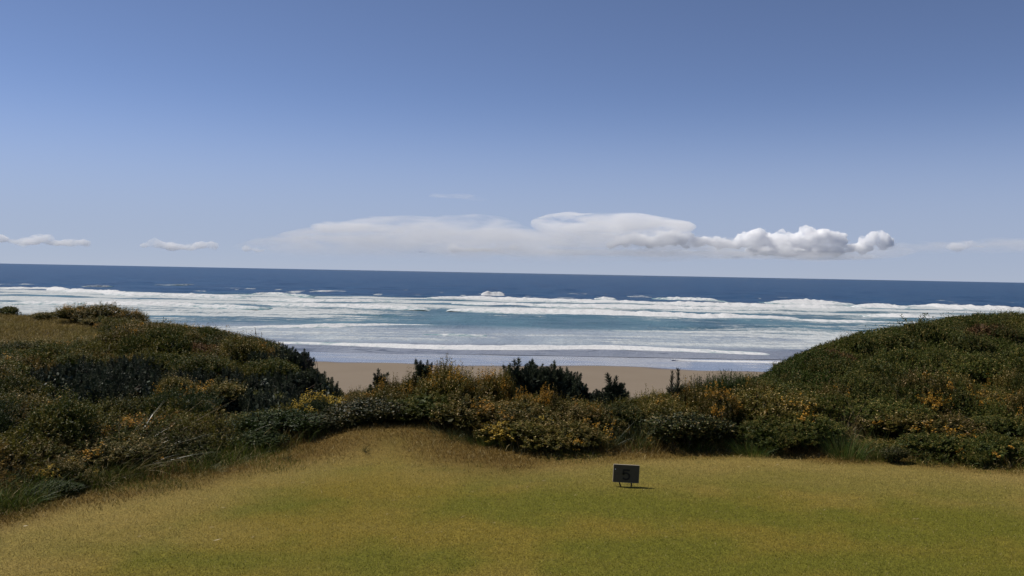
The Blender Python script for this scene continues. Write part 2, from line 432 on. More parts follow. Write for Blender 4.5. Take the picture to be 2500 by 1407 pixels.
cloud([(352, 600, 14, 8), (380, 596, 20, 12), (420, 602, 30, 10), (450, 604, 30, 9), (490, 600, 26, 10), (516, 600, 20, 10)], 'pale lumpy cloud low over the sea, second from the left edge', seed=5, flat_base=614, **LOW)
cloud([(0, 584, 24, 10), (60, 592, 40, 10), (100, 582, 30, 10), (150, 594, 40, 8), (196, 594, 24, 8)], 'pale lumpy cloud low over the sea at the left edge', seed=6, flat_base=606, **LOW)
cloud([(606, 606, 14, 6), (632, 612, 18, 5)], 'tiny pale puff between the left clouds and the broad veil', seed=7, flat_base=614, **LOW)
cloud([(2330, 604, 24, 9), (2364, 596, 18, 9), (2390, 602, 20, 6)], 'faint grey puff low near the right edge', seed=8, flat_base=612, **LOW)
cloud([(1104, 604, 16, 6), (1222, 600, 14, 8), (1250, 604, 16, 6), (1280, 602, 10, 10), (1160, 612, 60, 6)], 'small pale puffs low at the centre under the veil', seed=9, flat_base=612, **LOW)
VEIL = dict(voxel=60.0, rough=0.0, depth=.9)
cloud([(1400, 548, 110, 30), (1500, 546, 150, 28), (1600, 552, 104, 22), (1440, 568, 120, 30), (1530, 580, 160, 24)], 'broad flat topped white cloud right of the centre', density=.0013, seed=10, **VEIL)
cloud([(820, 552, 66, 14), (880, 560, 120, 14)], 'bright crest of the broad veil left of the centre', density=.0016, seed=11, **VEIL)
cloud([(860, 588, 200, 34), (1010, 574, 220, 48), (1150, 570, 170, 46), (1230, 592, 200, 34), (760, 596, 160, 24)], 'broad pale veil of cloud left of the centre', density=.00042, seed=12, **VEIL)
cloud([(1080, 478, 42, 6), (1120, 480, 50, 8), (1162, 486, 34, 6)], 'small wisp of cloud alone in the blue above the veil', density=.0005, seed=13, **VEIL)
cloud([(1560, 618, 260, 9), (1700, 622, 240, 9), (1950, 626, 220, 10), (1250, 618, 250, 9)], 'long grey flat bank under the cumulus clouds', density=.0003, seed=14, **VEIL)
cloud([(900, 610, 330, 34), (1250, 604, 420, 44), (1600, 606, 300, 36), (1900, 612, 330, 26)], 'faint milky veil low along the horizon behind the other clouds', density=.00018, seed=16, **VEIL)
cloud([(2300, 606, 190, 16), (2460, 600, 140, 18), (2160, 612, 120, 10)], 'thin grey bank reaching the right edge', density=.0002, seed=15, **VEIL)

# ------------------------------------------------------------------ ground: lawn, two dunes, the bluff down to the beach
EDGE_PX = np.array([(-900, 1330), (-400, 1290), (0, 1250), (180, 1198), (480, 1148), (640, 1112), (720, 1096), (860, 1064), (960, 1050), (1000, 1058), (1240, 1098),
                    (1480, 1100), (1740, 1098), (1850, 1092), (2000, 1108), (2180, 1112), (2500, 1135), (2900, 1145), (3500, 1160)], float)
_e = on_plane(EDGE_PX[:, 0], EDGE_PX[:, 1], 0.0)
EDGE_U, EDGE_Y = _e[:, 0] / _e[:, 1], _e[:, 1]
RIDGE = np.array([  # photo x, distance of the ridge, photo y of the skyline, height of the growth on it
 (-900, 26, 735, .1), (-300, 25, 748, .1), (0, 24, 764, .1), (120, 24, 769, .1), (250, 23, 776, .12), (350, 22, 790, .15), (480, 21, 808, .32), (540, 20, 815, .32), (640, 18.5, 838, .36),
 (690, 17.5, 858, .5), (740, 16.5, 893, .5), (790, 15.5, 930, .42), (850, 14.5, 972, .42), (950, 13.4, 1010, 0), (1250, 12.9, 1036, 0), (1550, 12.9, 1042, 0), (1750, 13.0, 1020, .2),
 (1860, 14.0, 925, .45), (1900, 14.5, 892, .45), (2000, 16, 843, .45), (2100, 17, 813, .45), (2200, 18, 797, .45), (2300, 19, 783, .45), (2390, 20, 770, .45), (2500, 21, 772, .45), (2900, 22, 765, .45), (3500, 23, 760, .45)])
_r = ray(RIDGE[:, 0], RIDGE[:, 2])
RIDGE_U = _r[:, 0]
RIDGE_Z = CAM_Z + _r[:, 2] * RIDGE[:, 1] - RIDGE[:, 3]
def edge_y(u): return np.interp(u, EDGE_U, EDGE_Y)
def ridge_y(u): return np.interp(u, RIDGE_U, RIDGE[:, 1])
def T(x, y):
    x = np.asarray(x, float); y = np.asarray(y, float)
    u = x / np.maximum(y, 4.0)
    ye, yr, zr = edge_y(u), ridge_y(u), np.interp(u, RIDGE_U, RIDGE_Z)
    lawn = .05 * (fbm(x / 5.0, y / 4.0, octaves=2, seed=71) - .5) + .17 * np.exp(-((x + 1.55) / 1.1) ** 2 - ((y - 11.4) / .9) ** 2)
    lawn = lawn * np.exp(-np.maximum(0, np.abs(y - 8) - 8) / 8)
    t = np.clip((y - ye) / np.maximum(yr - ye, .5), 0, 1)
    s = .45 * t + .55 * t * t * (3 - 2 * t)
    rough = .10 * (fbm(x / 1.4, y / 1.4, octaves=3, seed=72) - .5) * sstep(0, .6, y - ye)
    dy = np.maximum(0, y - yr)
    z = lawn * (1 - sstep(0, 2, y - ye) * .6) + s * zr + rough - .46 * (np.sqrt(dy * dy + 3.0) - math.sqrt(3.0))
    return np.maximum(z, -11.6)
def T1(x, y): return float(T(np.array([x]), np.array([y]))[0])

def rough_width(u):
    return .66 + 1.55 * np.exp(-((u + .10) / .15) ** 2) + .25 * np.exp(-((u + .40) / .12) ** 2)
def lawn_colour(x, y):
    """turf colour by place: olive green, worn straw patches, drier towards the rough"""
    u = x / np.maximum(y, 4.0)
    d = edge_y(u) - y
    p1 = fbm(x / 1.1, y / .8, octaves=4, seed=81)
    p2 = fbm(x / 3.2, y / 1.5, octaves=3, seed=82)
    p3 = fbm(x / .35, y / .3, octaves=2, seed=83)
    g = np.array([.165, .158, .020]); o = np.array([.238, .182, .030]); st = np.array([.325, .240, .080]); br = np.array([.165, .104, .026])
    k = sstep(.35, .66, .55 * p1 + .45 * p2 + .34 * (p3 - .5) - .12 * u + .08 * np.sin(y * 4.2 + 1.2 * u + 3 * p2))[..., None]
    c = g * (1 - k) + o * k
    dry = np.clip(np.clip(1.0 - d / 3.0, 0, 1) * (.75 + .9 * p2) + .7 * (p1 - .62), 0, 1)[..., None]
    c = c * (1 - dry) + st * dry
    rw = rough_width(u)
    b = np.clip((1 - sstep(rw * .35, rw * 1.15, d + .5 * (p1 - .5))) * (.45 + p1), 0, 1)[..., None]
    return c * (1 - b) + br * b

def spaced():
    a = np.concatenate([-np.geomspace(900, 46, 14), np.linspace(-42, -12, 40), np.arange(-11.6, 11.7, .17), np.linspace(12, 42, 40), np.geomspace(46, 900, 14)])
    b = np.concatenate([-np.geomspace(900, 12, 12), np.linspace(-10, 5, 16), np.arange(5.2, 26, .17), np.linspace(26.4, 76, 60)])
    return a, b
gx, gy = spaced()
GX, GY = np.meshgrid(gx, gy)
GZ = T(GX, GY)
gu = GX / np.maximum(GY, 4.0)
F = grid_faces(*GX.shape)
Vg = np.stack([GX, GY, GZ], -1).reshape(-1, 3)
is_lawn = ((GY - edge_y(gu)) < 0.0).ravel()[F].mean(1) > .5
colg = np.concatenate([lawn_colour(GX, GY), np.ones_like(GX)[..., None]], -1).reshape(-1, 4)
t = NT('turf')
geo = t.node('ShaderNodeNewGeometry').outputs['Position']
n = t.noise(geo, 60.0, 3, .7); n2 = t.noise(geo, 9.0, 3, .6)
cc = t.mix(1.0, t.attr('col').outputs['Color'], t.ramp(n, [(.3, (.32, .32, .28)), (.7, (1.05, 1.05, 1.0))]), 'MULTIPLY')
cc = t.mix(1.0, cc, t.ramp(n2, [(.3, (.85, .87, .85)), (.7, (1.1, 1.08, 1.05))]), 'MULTIPLY')
t.bsdf(Base_Color=cc, Roughness=.9, Specular_IOR_Level=.1, Normal=t.bump(n, .6, .02))
TURF = t.m
def submesh(keep):
    f = F[keep]; used = np.unique(f); mp = np.full(len(Vg), -1); mp[used] = np.arange(len(used))
    return used, mp[f]
uv, f = submesh(is_lawn)
link('lawn', mesh('lawn', Vg[uv], [f], {'col': colg[uv]}, True, TURF), kind='structure', label='mown olive and straw coloured golf turf')
t = NT('dune_soil')
geo = t.node('ShaderNodeNewGeometry').outputs['Position']
n = t.noise(geo, 3.0, 5, .65); n2 = t.noise(geo, 30.0, 3, .7)
cc = t.ramp(n, [(.3, (.055, .040, .020)), (.55, (.105, .076, .034)), (.75, (.14, .10, .045))])
t.bsdf(Base_Color=t.mix(t.math('MULTIPLY', n2, .6), cc, c3(.03, .024, .012)), Roughness=.95, Specular_IOR_Level=.1, Normal=t.bump(n2, .8, .05))
SOIL = t.m
uv, f = submesh(~is_lawn)
link('dunes', mesh('dunes', Vg[uv], [f], None, True, SOIL), kind='structure', label='two low dunes with a dip between, dropping to the beach')

# ------------------------------------------------------------------ foliage materials
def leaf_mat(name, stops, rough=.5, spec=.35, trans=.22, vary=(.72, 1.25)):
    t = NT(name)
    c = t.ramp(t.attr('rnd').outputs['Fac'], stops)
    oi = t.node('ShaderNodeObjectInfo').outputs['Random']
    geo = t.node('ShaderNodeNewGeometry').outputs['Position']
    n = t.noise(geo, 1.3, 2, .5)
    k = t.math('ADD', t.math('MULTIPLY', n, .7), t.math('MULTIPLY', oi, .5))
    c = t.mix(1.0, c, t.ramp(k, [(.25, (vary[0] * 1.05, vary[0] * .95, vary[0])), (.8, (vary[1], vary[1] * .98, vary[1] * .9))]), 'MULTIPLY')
    p = t.node('ShaderNodeBsdfPrincipled', {'Base Color': c, 'Roughness': rough, 'Specular IOR Level': spec})
    tr = t.node('ShaderNodeBsdfTranslucent', {'Color': c})
    mx = t.node('ShaderNodeMixShader', {0: trans, 1: p.outputs[0], 2: tr.outputs[0]})
    t.l.new(mx.outputs[0], t.out.inputs[0])
    return t.m
M_GORSE = leaf_mat('gorse_leaf', [(0, (.026, .028, .005)), (.42, (.072, .070, .009)), (.70, (.132, .102, .018)), (.90, (.25, .17, .045)), (.965, (.62, .48, .25))], .6, .18)  # palest stop paints sunlit speckles and leaf highlights, seedheads too
M_HEATH = leaf_mat('heath_leaf', [(0, (.022, .034, .005)), (.5, (.050, .064, .010)), (.8, (.110, .102, .018)), (.93, (.20, .150, .035)), (.985, (.34, .26, .11))], .6, .18)
M_PINE = leaf_mat('pine_needle', [(0, (.015, .024, .014)), (.6, (.040, .055, .030)), (.9, (.078, .092, .050)), (1, (.13, .12, .07))], .55, .22, .10)
M_BROOM = leaf_mat('broom_leaf', [(0, (.016, .028, .007)), (.6, (.034, .056, .012)), (.92, (.065, .085, .022)), (1, (.16, .15, .06))], .6, .18)
M_SALAL = leaf_mat('glossy_leaf', [(0, (.014, .019, .005)), (.5, (.034, .042, .009)), (.8, (.068, .060, .014)), (.97, (.15, .115, .045))], .5, .2, .12)
M_BRACKEN = leaf_mat('dead_bracken', [(0, (.050, .028, .010)), (.6, (.115, .066, .024)), (1, (.21, .13, .055))], .7, .2)
M_RUSH = leaf_mat('rush_blade', [(0, (.018, .030, .008)), (.6, (.040, .058, .014)), (.9, (.085, .092, .028)), (1, (.24, .19, .09))], .45, .35)
M_BRIGHT = leaf_mat('green_blade', [(0, (.030, .055, .010)), (.6, (.065, .105, .018)), (.93, (.12, .14, .035)), (1, (.28, .22, .10))], .5, .3)
M_STRAW = leaf_mat('straw_blade', [(0, (.12, .085, .040)), (.6, (.25, .19, .095)), (1, (.46, .37, .22))], .5, .3)
M_MARRAM = leaf_mat('marram_blade', [(0, (.040, .045, .014)), (.55, (.085, .080, .026)), (.8, (.20, .155, .065)), (1, (.46, .37, .21))], .4, .4)
M_BLOOM = leaf_mat('gorse_blossom', [(0, (.34, .17, .016)), (.6, (.52, .29, .032)), (1, (.74, .47, .11))], .6, .2, .25, (.85, 1.1))
M_YELLOW = leaf_mat('broom_blossom', [(0, (.40, .26, .02)), (.6, (.56, .40, .05)), (1, (.75, .60, .16))], .6, .2, .25, (.85, 1.1))
def plain(name, col, rough=.8, scale=40):
    t = NT(name)
    geo = t.node('ShaderNodeTexCoord').outputs['Object']
    n = t.noise(geo, scale, 4, .6)
    t.bsdf(Base_Color=t.mix(n, c3(*[v * .6 for v in col]), c3(*[v * 1.35 for v in col])), Roughness=rough, Specular_IOR_Level=.2, Normal=t.bump(n, .4, .004))
    return t.m
M_BARK = plain('bark', (.060, .042, .028))
M_TWIG = plain('dead_twig', (.085, .060, .042))

# ------------------------------------------------------------------ plant meshes
def nrm(v): return v / np.maximum(np.linalg.norm(v, axis=-1, keepdims=True), 1e-9)
def leaf_quads(P, D, S, L, W, rnd):
    L = np.broadcast_to(np.asarray(L, float), len(P))[:, None]; W = np.broadcast_to(np.asarray(W, float), len(P))[:, None]
    V = np.stack([P, P + D * L * .45 + S * W * .5, P + D * L, P + D * L * .45 - S * W * .5], 1).reshape(-1, 3)
    return V, np.arange(len(V)).reshape(-1, 4), np.repeat(rnd, 4)
class Bag:
    def __init__(self): self.V, self.F, self.R, self.k = [], [], [], 0
    def add(self, V, F, R):
        self.V.append(V); self.F.append(F + self.k); self.R.append(R); self.k += len(V)
    def build(self, name, mat, smooth=False):
        q = [f for f in self.F if f.shape[1] == 4]; tr = [f for f in self.F if f.shape[1] == 3]
        FF = ([np.concatenate(q)] if q else []) + ([np.concatenate(tr)] if tr else [])
        return mesh(name, np.concatenate(self.V), FF, {'rnd': np.concatenate(self.R)}, smooth, mat)
def frames(A, rng):
    a1 = nrm(np.cross(A, rng.normal(size=A.shape))); return a1, np.cross(A, a1)
def sprig_leaves(bag, R, A, Ln, per, ll, lw, spread, rng, shade=(0, 1)):
    n = len(R); a1, a2 = frames(A, rng)
    j = np.arange(per)
    tt = ((j + rng.uniform(0, 1, (n, per))) / per)[..., None]
    ph = (j * 2.4)[None, :] + rng.uniform(0, 6.28, (n, 1))
    rad = np.cos(ph)[..., None] * a1[:, None] + np.sin(ph)[..., None] * a2[:, None]
    P = R[:, None] + A[:, None] * (Ln[:, None, None] * tt)
    D = nrm(rad * spread + A[:, None] * (1.05 - spread) + rng.normal(size=P.shape) * .18)
    S = nrm(np.cross(D, rng.normal(size=D.shape)))
    l = ll * (1.15 - .55 * tt[..., 0]) * rng.uniform(.7, 1.25, (n, per))
    base = rng.uniform(0, 1, (n, 1))
    rnd = np.clip(shade[0] + (shade[1] - shade[0]) * (.55 * rng.uniform(0, 1, (n, per)) + .45 * base) + .12 * (tt[..., 0] - .5), 0, 1)
    rnd = np.where(rng.uniform(size=rnd.shape) > .955, rng.uniform(.9, 1, rnd.shape), rnd)  # a few leaves forced pale: painted highlights along with seedheads
    bag.add(*leaf_quads(P.reshape(-1, 3), D.reshape(-1, 3), S.reshape(-1, 3), l.ravel(), lw * rng.uniform(.7, 1.3, n * per), rnd.ravel()))
def lobes_for(rng, n, rx, h, flat=.8):
    c, r = [], []
    for i in range(n):
        a = rng.uniform(0, 6.28); d = rx * .62 * math.sqrt(rng.uniform(0, 1)) if i else 0
        rr = rx * rng.uniform(.34, .52) * (1.15 if i == 0 else 1)
        top = h * (1 - .45 * (d / rx) ** 1.5) * rng.uniform(.82, 1.0)
        c.append((d * math.cos(a), d * math.sin(a), max(top - rr * flat, rr * .35))); r.append((rr, rr, rr * flat))
    return np.array(c), np.array(r)
def hull_points(rng, C, R, n, low=.03):
    out_p, out_n = [], []
    while sum(map(len, out_p)) < n:
        i = rng.integers(0, len(C), n)
        d = nrm(rng.normal(size=(n, 3))); d[:, 2] = np.where(d[:, 2] < -.35, -d[:, 2], d[:, 2])
        p = C[i] + d * R[i]
        ins = np.zeros(n, bool)
        for c, r in zip(C, R):
            ins |= (((p - c) / r) ** 2).sum(1) < .72
        ok = ~ins & (p[:, 2] > low)
        out_p.append(p[ok]); out_n.append(nrm(d / R[i])[ok])
    return np.concatenate(out_p)[:n], np.concatenate(out_n)[:n]
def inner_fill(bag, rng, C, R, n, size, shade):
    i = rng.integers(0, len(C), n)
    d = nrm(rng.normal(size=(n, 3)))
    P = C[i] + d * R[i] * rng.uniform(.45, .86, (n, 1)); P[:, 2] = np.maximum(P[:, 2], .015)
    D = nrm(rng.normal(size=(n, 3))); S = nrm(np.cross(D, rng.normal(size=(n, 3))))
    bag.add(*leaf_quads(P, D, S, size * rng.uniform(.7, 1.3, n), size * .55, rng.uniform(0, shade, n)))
def tube(bag, pts, r0, r1, sides=4):
    pts = np.array(pts, float); n = len(pts)
    d = nrm(np.gradient(pts, axis=0)); ref = np.array([.31, .95, .11]); a1 = nrm(np.cross(d, ref)); a2 = np.cross(d, a1)
    r = np.linspace(r0, r1, n)[:, None, None]; ph = np.arange(sides) / sides * 2 * math.pi
    V = (pts[:, None] + r * (np.cos(ph)[None, :, None] * a1[:, None] + np.sin(ph)[None, :, None] * a2[:, None])).reshape(-1, 3)
    i = np.arange(n * sides).reshape(n, sides)
    F = np.stack([i[:-1], np.roll(i[:-1], -1, 1), np.roll(i[1:], -1, 1), i[1:]], -1).reshape(-1, 4)
    bag.add(V, F, np.full(len(V), .5))
def stem_mesh(rng, C, R, r0=.012):
    b = Bag()
    for c, r in zip(C, R):
        s = c * np.array([.22, .22, 0]) ; m = (s + c) / 2 + rng.normal(size=3) * .03
        tube(b, [s + [0, 0, -.03], m, c, c + (c - m) * .5 + [0, 0, r[2] * .5]], r0 * rng.uniform(.7, 1.2), .003)
    return b.build('stem', M_BARK, True)
def blossoms(rng, roots, axes, lens, per, size, mat):
    b = Bag(); n = len(roots); a1, a2 = frames(axes, rng)
    tt = rng.uniform(.25, 1.02, (n, per))[..., None]; ph = rng.uniform(0, 6.28, (n, per))
    rad = np.cos(ph)[..., None] * a1[:, None] + np.sin(ph)[..., None] * a2[:, None]
    P = (roots[:, None] + axes[:, None] * lens[:, None, None] * tt + rad * size * .7).reshape(-1, 3)
    for q in range(2):
        D = nrm(rad.reshape(-1, 3) + rng.normal(size=P.shape) * .7 + [0, 0, .3]); S = nrm(np.cross(D, rng.normal(size=P.shape)))
        b.add(*leaf_quads(P, D, S, size * rng.uniform(.8, 1.4, len(P)), size * .9, rng.uniform(0, 1, len(P))))
    return b.build('blossom', mat)

def gorse(seed, bloom, spire=.10, mat=None, n=430, per=19, ll=.036, lw=.0115, sl=(.07, .15), rx=.5, h=.78, nl=9, spread=.68, bmat=None, up=.6, clump=.55, shade=(0, 1), inner=900):
    rng = np.random.default_rng(seed)
    C, R = lobes_for(rng, nl, rx, h * .9)
    P, N = hull_points(rng, C, R, n)
    A = nrm(N * .75 + np.array([0, 0, up]) + rng.normal(size=P.shape) * .30)
    Ln = rng.uniform(*sl, n)
    top = (P[:, 2] > h * .5) & (rng.uniform(size=n) < spire)
    Ln = np.where(top, rng.uniform(.16, .30, n), Ln); A = np.where(top[:, None], nrm(A * .5 + [0, 0, 1.0] + rng.normal(size=P.shape) * .22), A)
    b = Bag()
    sprig_leaves(b, P - A * .03, A, Ln, per, ll, lw, spread, rng, shade)
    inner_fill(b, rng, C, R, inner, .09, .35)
    parts = [('foliage', b.build('foliage', mat or M_GORSE)), ('stem', stem_mesh(rng, C, R))]
    if bloom > 0:
        key = fbm(P[:, 0] * 4, P[:, 1] * 4, P[:, 2] * 4, octaves=2, seed=seed)
        sel = (key > np.quantile(key, 1 - min(1, bloom * (1 + clump)))) & (rng.uniform(size=n) < 1 / (1 + clump)) & (P[:, 2] > h * .22)
        if sel.sum() > 2: parts.append(('blossom', blossoms(rng, P[sel], A[sel], Ln[sel], 9, .017, bmat or M_BLOOM)))
    return parts
def salal(seed, mat=None, n=5200, ll=.036, lw=.019, rx=.5, h=.7, nl=9, fill=.35):
    rng = np.random.default_rng(seed)
    C, R = lobes_for(rng, nl, rx, h)
    P, N = hull_points(rng, C, R, n)
    P = P - N * rng.uniform(-.045, .10, (n, 1))
    D = nrm(N * .5 + nrm(rng.normal(size=P.shape)) + [0, 0, .25]); S = nrm(np.cross(D, N + .5 * rng.normal(size=P.shape)))
    b = Bag(); b.add(*leaf_quads(P, D, S, ll * rng.uniform(.6, 1.3, n), lw * rng.uniform(.7, 1.2, n), rng.uniform(0, 1, n)))
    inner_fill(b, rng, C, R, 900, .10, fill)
    return [('foliage', b.build('foliage', mat or M_SALAL)), ('stem', stem_mesh(rng, C, R))]
def blade_strip(bag, P, D0, bend, L, W, rnd, seg=3):
    """curved tapering blades: start P, start direction D0, bend added along the length"""
    n = len(P); t = np.linspace(0, 1, seg + 1)
    L = np.broadcast_to(L, n)
    S = nrm(np.cross(D0, np.array([0.02, .03, 1.0])) + .35 * np.random.default_rng(n).normal(size=P.shape))
    pts = P[:, None] + (D0[:, None] * t[None, :, None] + bend[:, None] * (t ** 2)[None, :, None]) * L[:, None, None]
    w = (np.broadcast_to(W, n)[:, None] * (1 - t ** 1.6 * .93)[None, :])[..., None] * .5
    V = np.stack([pts - S[:, None] * w, pts + S[:, None] * w], 2).reshape(-1, 3)
    i = np.arange(n * (seg + 1) * 2).reshape(n, seg + 1, 2)
    F = np.stack([i[:, :-1, 0], i[:, :-1, 1], i[:, 1:, 1], i[:, 1:, 0]], -1).reshape(-1, 4)
    bag.add(V, F, np.repeat(rnd, (seg + 1) * 2))
def tuft(seed, mat, n=260, rx=.32, h=.7, lean=(0.0, 0.0), droop=.55, w=.006, upright=.8, name='blade'):
    rng = np.random.default_rng(seed)
    a = rng.uniform(0, 6.28, n); d = rx * .75 * np.sqrt(rng.uniform(0, 1, n))
    P = np.stack([d * np.cos(a), d * np.sin(a), np.full(n, -.02)], 1)
    out = np.stack([np.cos(a) * d / rx, np.sin(a) * d / rx, 0 * a], 1)
    D = nrm(out * (1.1 - upright) * 1.6 + [lean[0] * .5, lean[1] * .5, 1.0] + rng.normal(size=P.shape) * .17)
    B = out * droop * .8 + np.array([lean[0], lean[1], -droop * .5]) + rng.normal(size=P.shape) * .15
    b = Bag(); blade_strip(b, P, D, B, h * rng.uniform(.5, 1.25, n), w * rng.uniform(.6, 1.3, n), rng.uniform(0, 1, n), 4)
    return [(name, b.build(name, mat))]

SHOOTS = []
for s in range(4):
    rng = np.random.default_rng(300 + s); b = Bag()
    L = .20
    sprig_leaves(b, np.zeros((1, 3)), np.array([[0.02, 0, 1.0]]), np.array([L]), 150, .070, .0075, .60, rng)
    sprig_leaves(b, np.array([[0, 0, L * .85]]), np.array([[0.0, 0.02, 1.0]]), np.array([.05]), 26, .035, .006, .25, rng)
    tube(b, [(0, 0, -.10), (0, 0, .1), (0.01, 0, L)], .006, .002, 3)
    SHOOTS.append(b.build('shoot', M_PINE))
def pine(seed, rx=.5, h=.85, n=72, skew=0.0):
    n = int(n * 2.6)
    """returns trunk mesh and shoot placements (mesh, matrix): shoots curve up all over the crown"""
    rng = np.random.default_rng(seed); b = Bag()
    tube(b, [(0, 0, -.05), (skew * .2, 0, h * .3), (skew * .5, .02, h * .6)], .03, .008, 6)
    place = []
    C, R = lobes_for(rng, 11, rx * .95, h * .86, 1.0)
    C[:, :2] *= 1.22; R *= rng.uniform(.55, .85, (len(R), 1)); C[:, 2] = np.maximum(C[:, 2] * rng.uniform(.8, 1.16, len(R)), R[:, 2] * .4)
    C[:, 0] += skew * C[:, 2]
    P, N = hull_points(rng, C, R, n, h * .10)
    AX = nrm(N * .55 + np.array([0, 0, .80]) + rng.normal(size=P.shape) * .16)
    for i in range(n):
        p, ax = P[i] - AX[i] * .07, AX[i]
        if i % 3 == 0:
            c = C[np.argmin(((C - p) ** 2).sum(1))]; s = np.array([skew * c[2] * .4, 0, max(c[2] * .5, .03)])
            tube(b, [s, (s + p) / 2 + [0, 0, -.02], p], .011, .005, 3)
        k = rng.uniform(.42, .80) * (1.55 if p[2] > h * .62 and rng.uniform() < .22 else 1)
        q = Vector(ax).to_track_quat('Z', 'Y').to_matrix().to_4x4()
        place.append((SHOOTS[rng.integers(0, 4)], Matrix.Translation(p) @ q @ Matrix.Rotation(rng.uniform(0, 6.28), 4, 'Z') @ Matrix.Scale(k, 4)))
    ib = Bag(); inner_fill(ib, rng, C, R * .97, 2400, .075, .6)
    return b.build('trunk', M_BARK, True), ib.build('foliage', M_PINE), place
def twig(seed, h=.4, n=7, mat=None):
    rng = np.random.default_rng(seed); b = Bag()
    tube(b, [(0, 0, -.05), (.01, 0, h * .4), (.0, .01, h * .55)], .010, .006, 4)
    for i in range(n):
        a = (i / max(n - 1, 1) - .5) * 1.7 + rng.uniform(-.1, .1)
        s = np.array([.0, .005, h * rng.uniform(.3, .55)]); L = h * rng.uniform(.35, .6)
        e = s + np.array([math.sin(a) * L, rng.uniform(-.1, .1) * L, math.cos(a) * L])
        tube(b, [s, (s + e) / 2 + [math.sin(a) * .02, 0, -.015], e], .005, .003, 3)
    return [('branch', b.build('branch', mat or M_TWIG, True))]
def young_pine(seed, h=.5):
    rng = np.random.default_rng(seed); b = Bag(); nb = Bag()
    tube(b, [(0, 0, -.05), (.01, 0, h * .5), (.015, 0, h)], .008, .004, 5)
    sprig_leaves(nb, np.array([[.012, 0, h * .66]]), np.array([[0.02, 0, 1.0]]), np.array([h * .30]), 60, .055, .007, .38, rng)
    for a in range(5):
        d = nrm(np.array([[math.cos(a * 1.26), math.sin(a * 1.26), 1.1]]))
        sprig_leaves(nb, np.array([[.012, 0, h * .64]]), d, np.array([.07]), 26, .035, .007, .4, rng)
    for a in range(4):
        d = nrm(np.array([[math.cos(a * 1.57 + .5), math.sin(a * 1.57 + .5), .9]]))
        sprig_leaves(nb, np.array([[.008, 0, h * .25]]), d, np.array([.10]), 30, .035, .007, .4, rng)
    return [('stem', b.build('stem', M_BARK, True)), ('foliage', nb.build('foliage', M_PINE))]

LIB = {}
LIB['gorse'] = [gorse(s, 0.03, .24) for s in (1, 2, 3)]
LIB['gorse_bare'] = [gorse(s, 0, .20, M_HEATH) for s in (4, 5)]
LIB['gorse_some'] = [gorse(s, .10, .18, clump=.25) for s in (6, 7)]
LIB['gorse_bloom'] = [gorse(s, .30, .14, clump=.2) for s in (8, 9)]
LIB['gorse_spire'] = [gorse(s, .10, .34, clump=.3) for s in (10, 11)]
LIB['gorse_yellow'] = [gorse(s, .22, .10, bmat=M_YELLOW, clump=.3) for s in (12, 13)]
LIB['sprig'] = [gorse(s, 0, .3, M_HEATH, 20, 14, .06, .02, (.10, .30), .35, .6, 3, .6, inner=30) for s in (51, 52, 53)]
LIB['heath'] = [gorse(s, 0, .04, M_HEATH, 640, 12, .034, .011, (.05, .10), .5, .62, 13, .6) for s in (14, 15, 16)]
LIB['heath_some'] = [gorse(s, .035, .03, M_HEATH, 620, 12, .034, .011, (.05, .10), .5, .62, 13, .6, clump=.5) for s in (17, 18)]
LIB['broom'] = [gorse(s, 0, .5, M_BROOM, 420, 16, .038, .0075, (.12, .24), .45, .75, 8, .34, up=1.3) for s in (19, 20)]
LIB['broom_bloom'] = [gorse(s, .42, .4, M_BROOM, 420, 15, .034, .0085, (.10, .20), .5, .78, 8, .36, M_YELLOW, 1.1, .15) for s in (21,)]
LIB['salal'] = [salal(s) for s in (22, 23)]
LIB['green'] = [salal(s, M_BROOM, 4200, .036, .016) for s in (24, 25)]
LIB['bracken'] = [salal(s, M_BRACKEN, 4000, .05, .018, .5, .5, 11, .8) for s in (26, 27)]
LIB['rush'] = [tuft(s, M_RUSH, 420, .34, .62, (.10, 0), .35, .0055, .86) for s in (28, 29)]
LIB['grass'] = [tuft(s, M_BRIGHT, 620, .36, .42, (.06, 0), .5, .006, .7) for s in (30, 31)]
LIB['marram'] = [tuft(s, M_MARRAM, 130, .34, .75, (.5, -.05), .5, .0095, .78) for s in (32, 33)]
LIB['straw'] = [tuft(s, M_STRAW, 130, .30, .5, (.05, -.1), 1.1, .009, .35) for s in (34,)]
LIB['twig'] = [twig(s, .4, 7) for s in (35, 36, 37)]
LIB['young_pine'] = [young_pine(s) for s in (38, 39)]
SIZE = {}
def mesh_box(me):
    n = len(me.vertices); co = np.empty(n * 3, np.float32); me.vertices.foreach_get('co', co); co = co.reshape(-1, 3)
    return co
for k, vs in LIB.items():
    SIZE[k] = []
    for parts in vs:
        co = np.concatenate([mesh_box(m) for nm, m in parts if nm != 'stem' or k == 'young_pine'])
        lo, hi = np.quantile(co[:, :2], .015, 0), np.quantile(co[:, :2], .985, 0)
        SIZE[k].append((float((hi - lo).mean()), float(np.quantile(co[:, 2], .996))))
NAMES = dict(sprig='lone_sprig', gorse='gorse_bush', gorse_bare='gorse_bush', gorse_some='gorse_bush', gorse_bloom='gorse_bush', gorse_spire='gorse_bush', gorse_yellow='gorse_bush', heath='heath_bush', heath_some='heath_bush',
             broom='broom_bush', broom_bloom='broom_bush', salal='leafy_shrub', green='leafy_shrub', bracken='dead_bracken', rush='rush_clump', grass='grass_tuft', marram='marram_clump', straw='straw_clump',
             twig='bare_twig', young_pine='young_pine')
CATS = dict(lone_sprig='sprig', gorse_bush='bush', heath_bush='bush', broom_bush='bush', leafy_shrub='shrub', dead_bracken='bracken', rush_clump='grass clump', grass_tuft='grass tuft', marram_clump='grass clump', straw_clump='grass clump',
            bare_twig='twig', young_pine='pine sapling')
PR = np.random.default_rng(7)
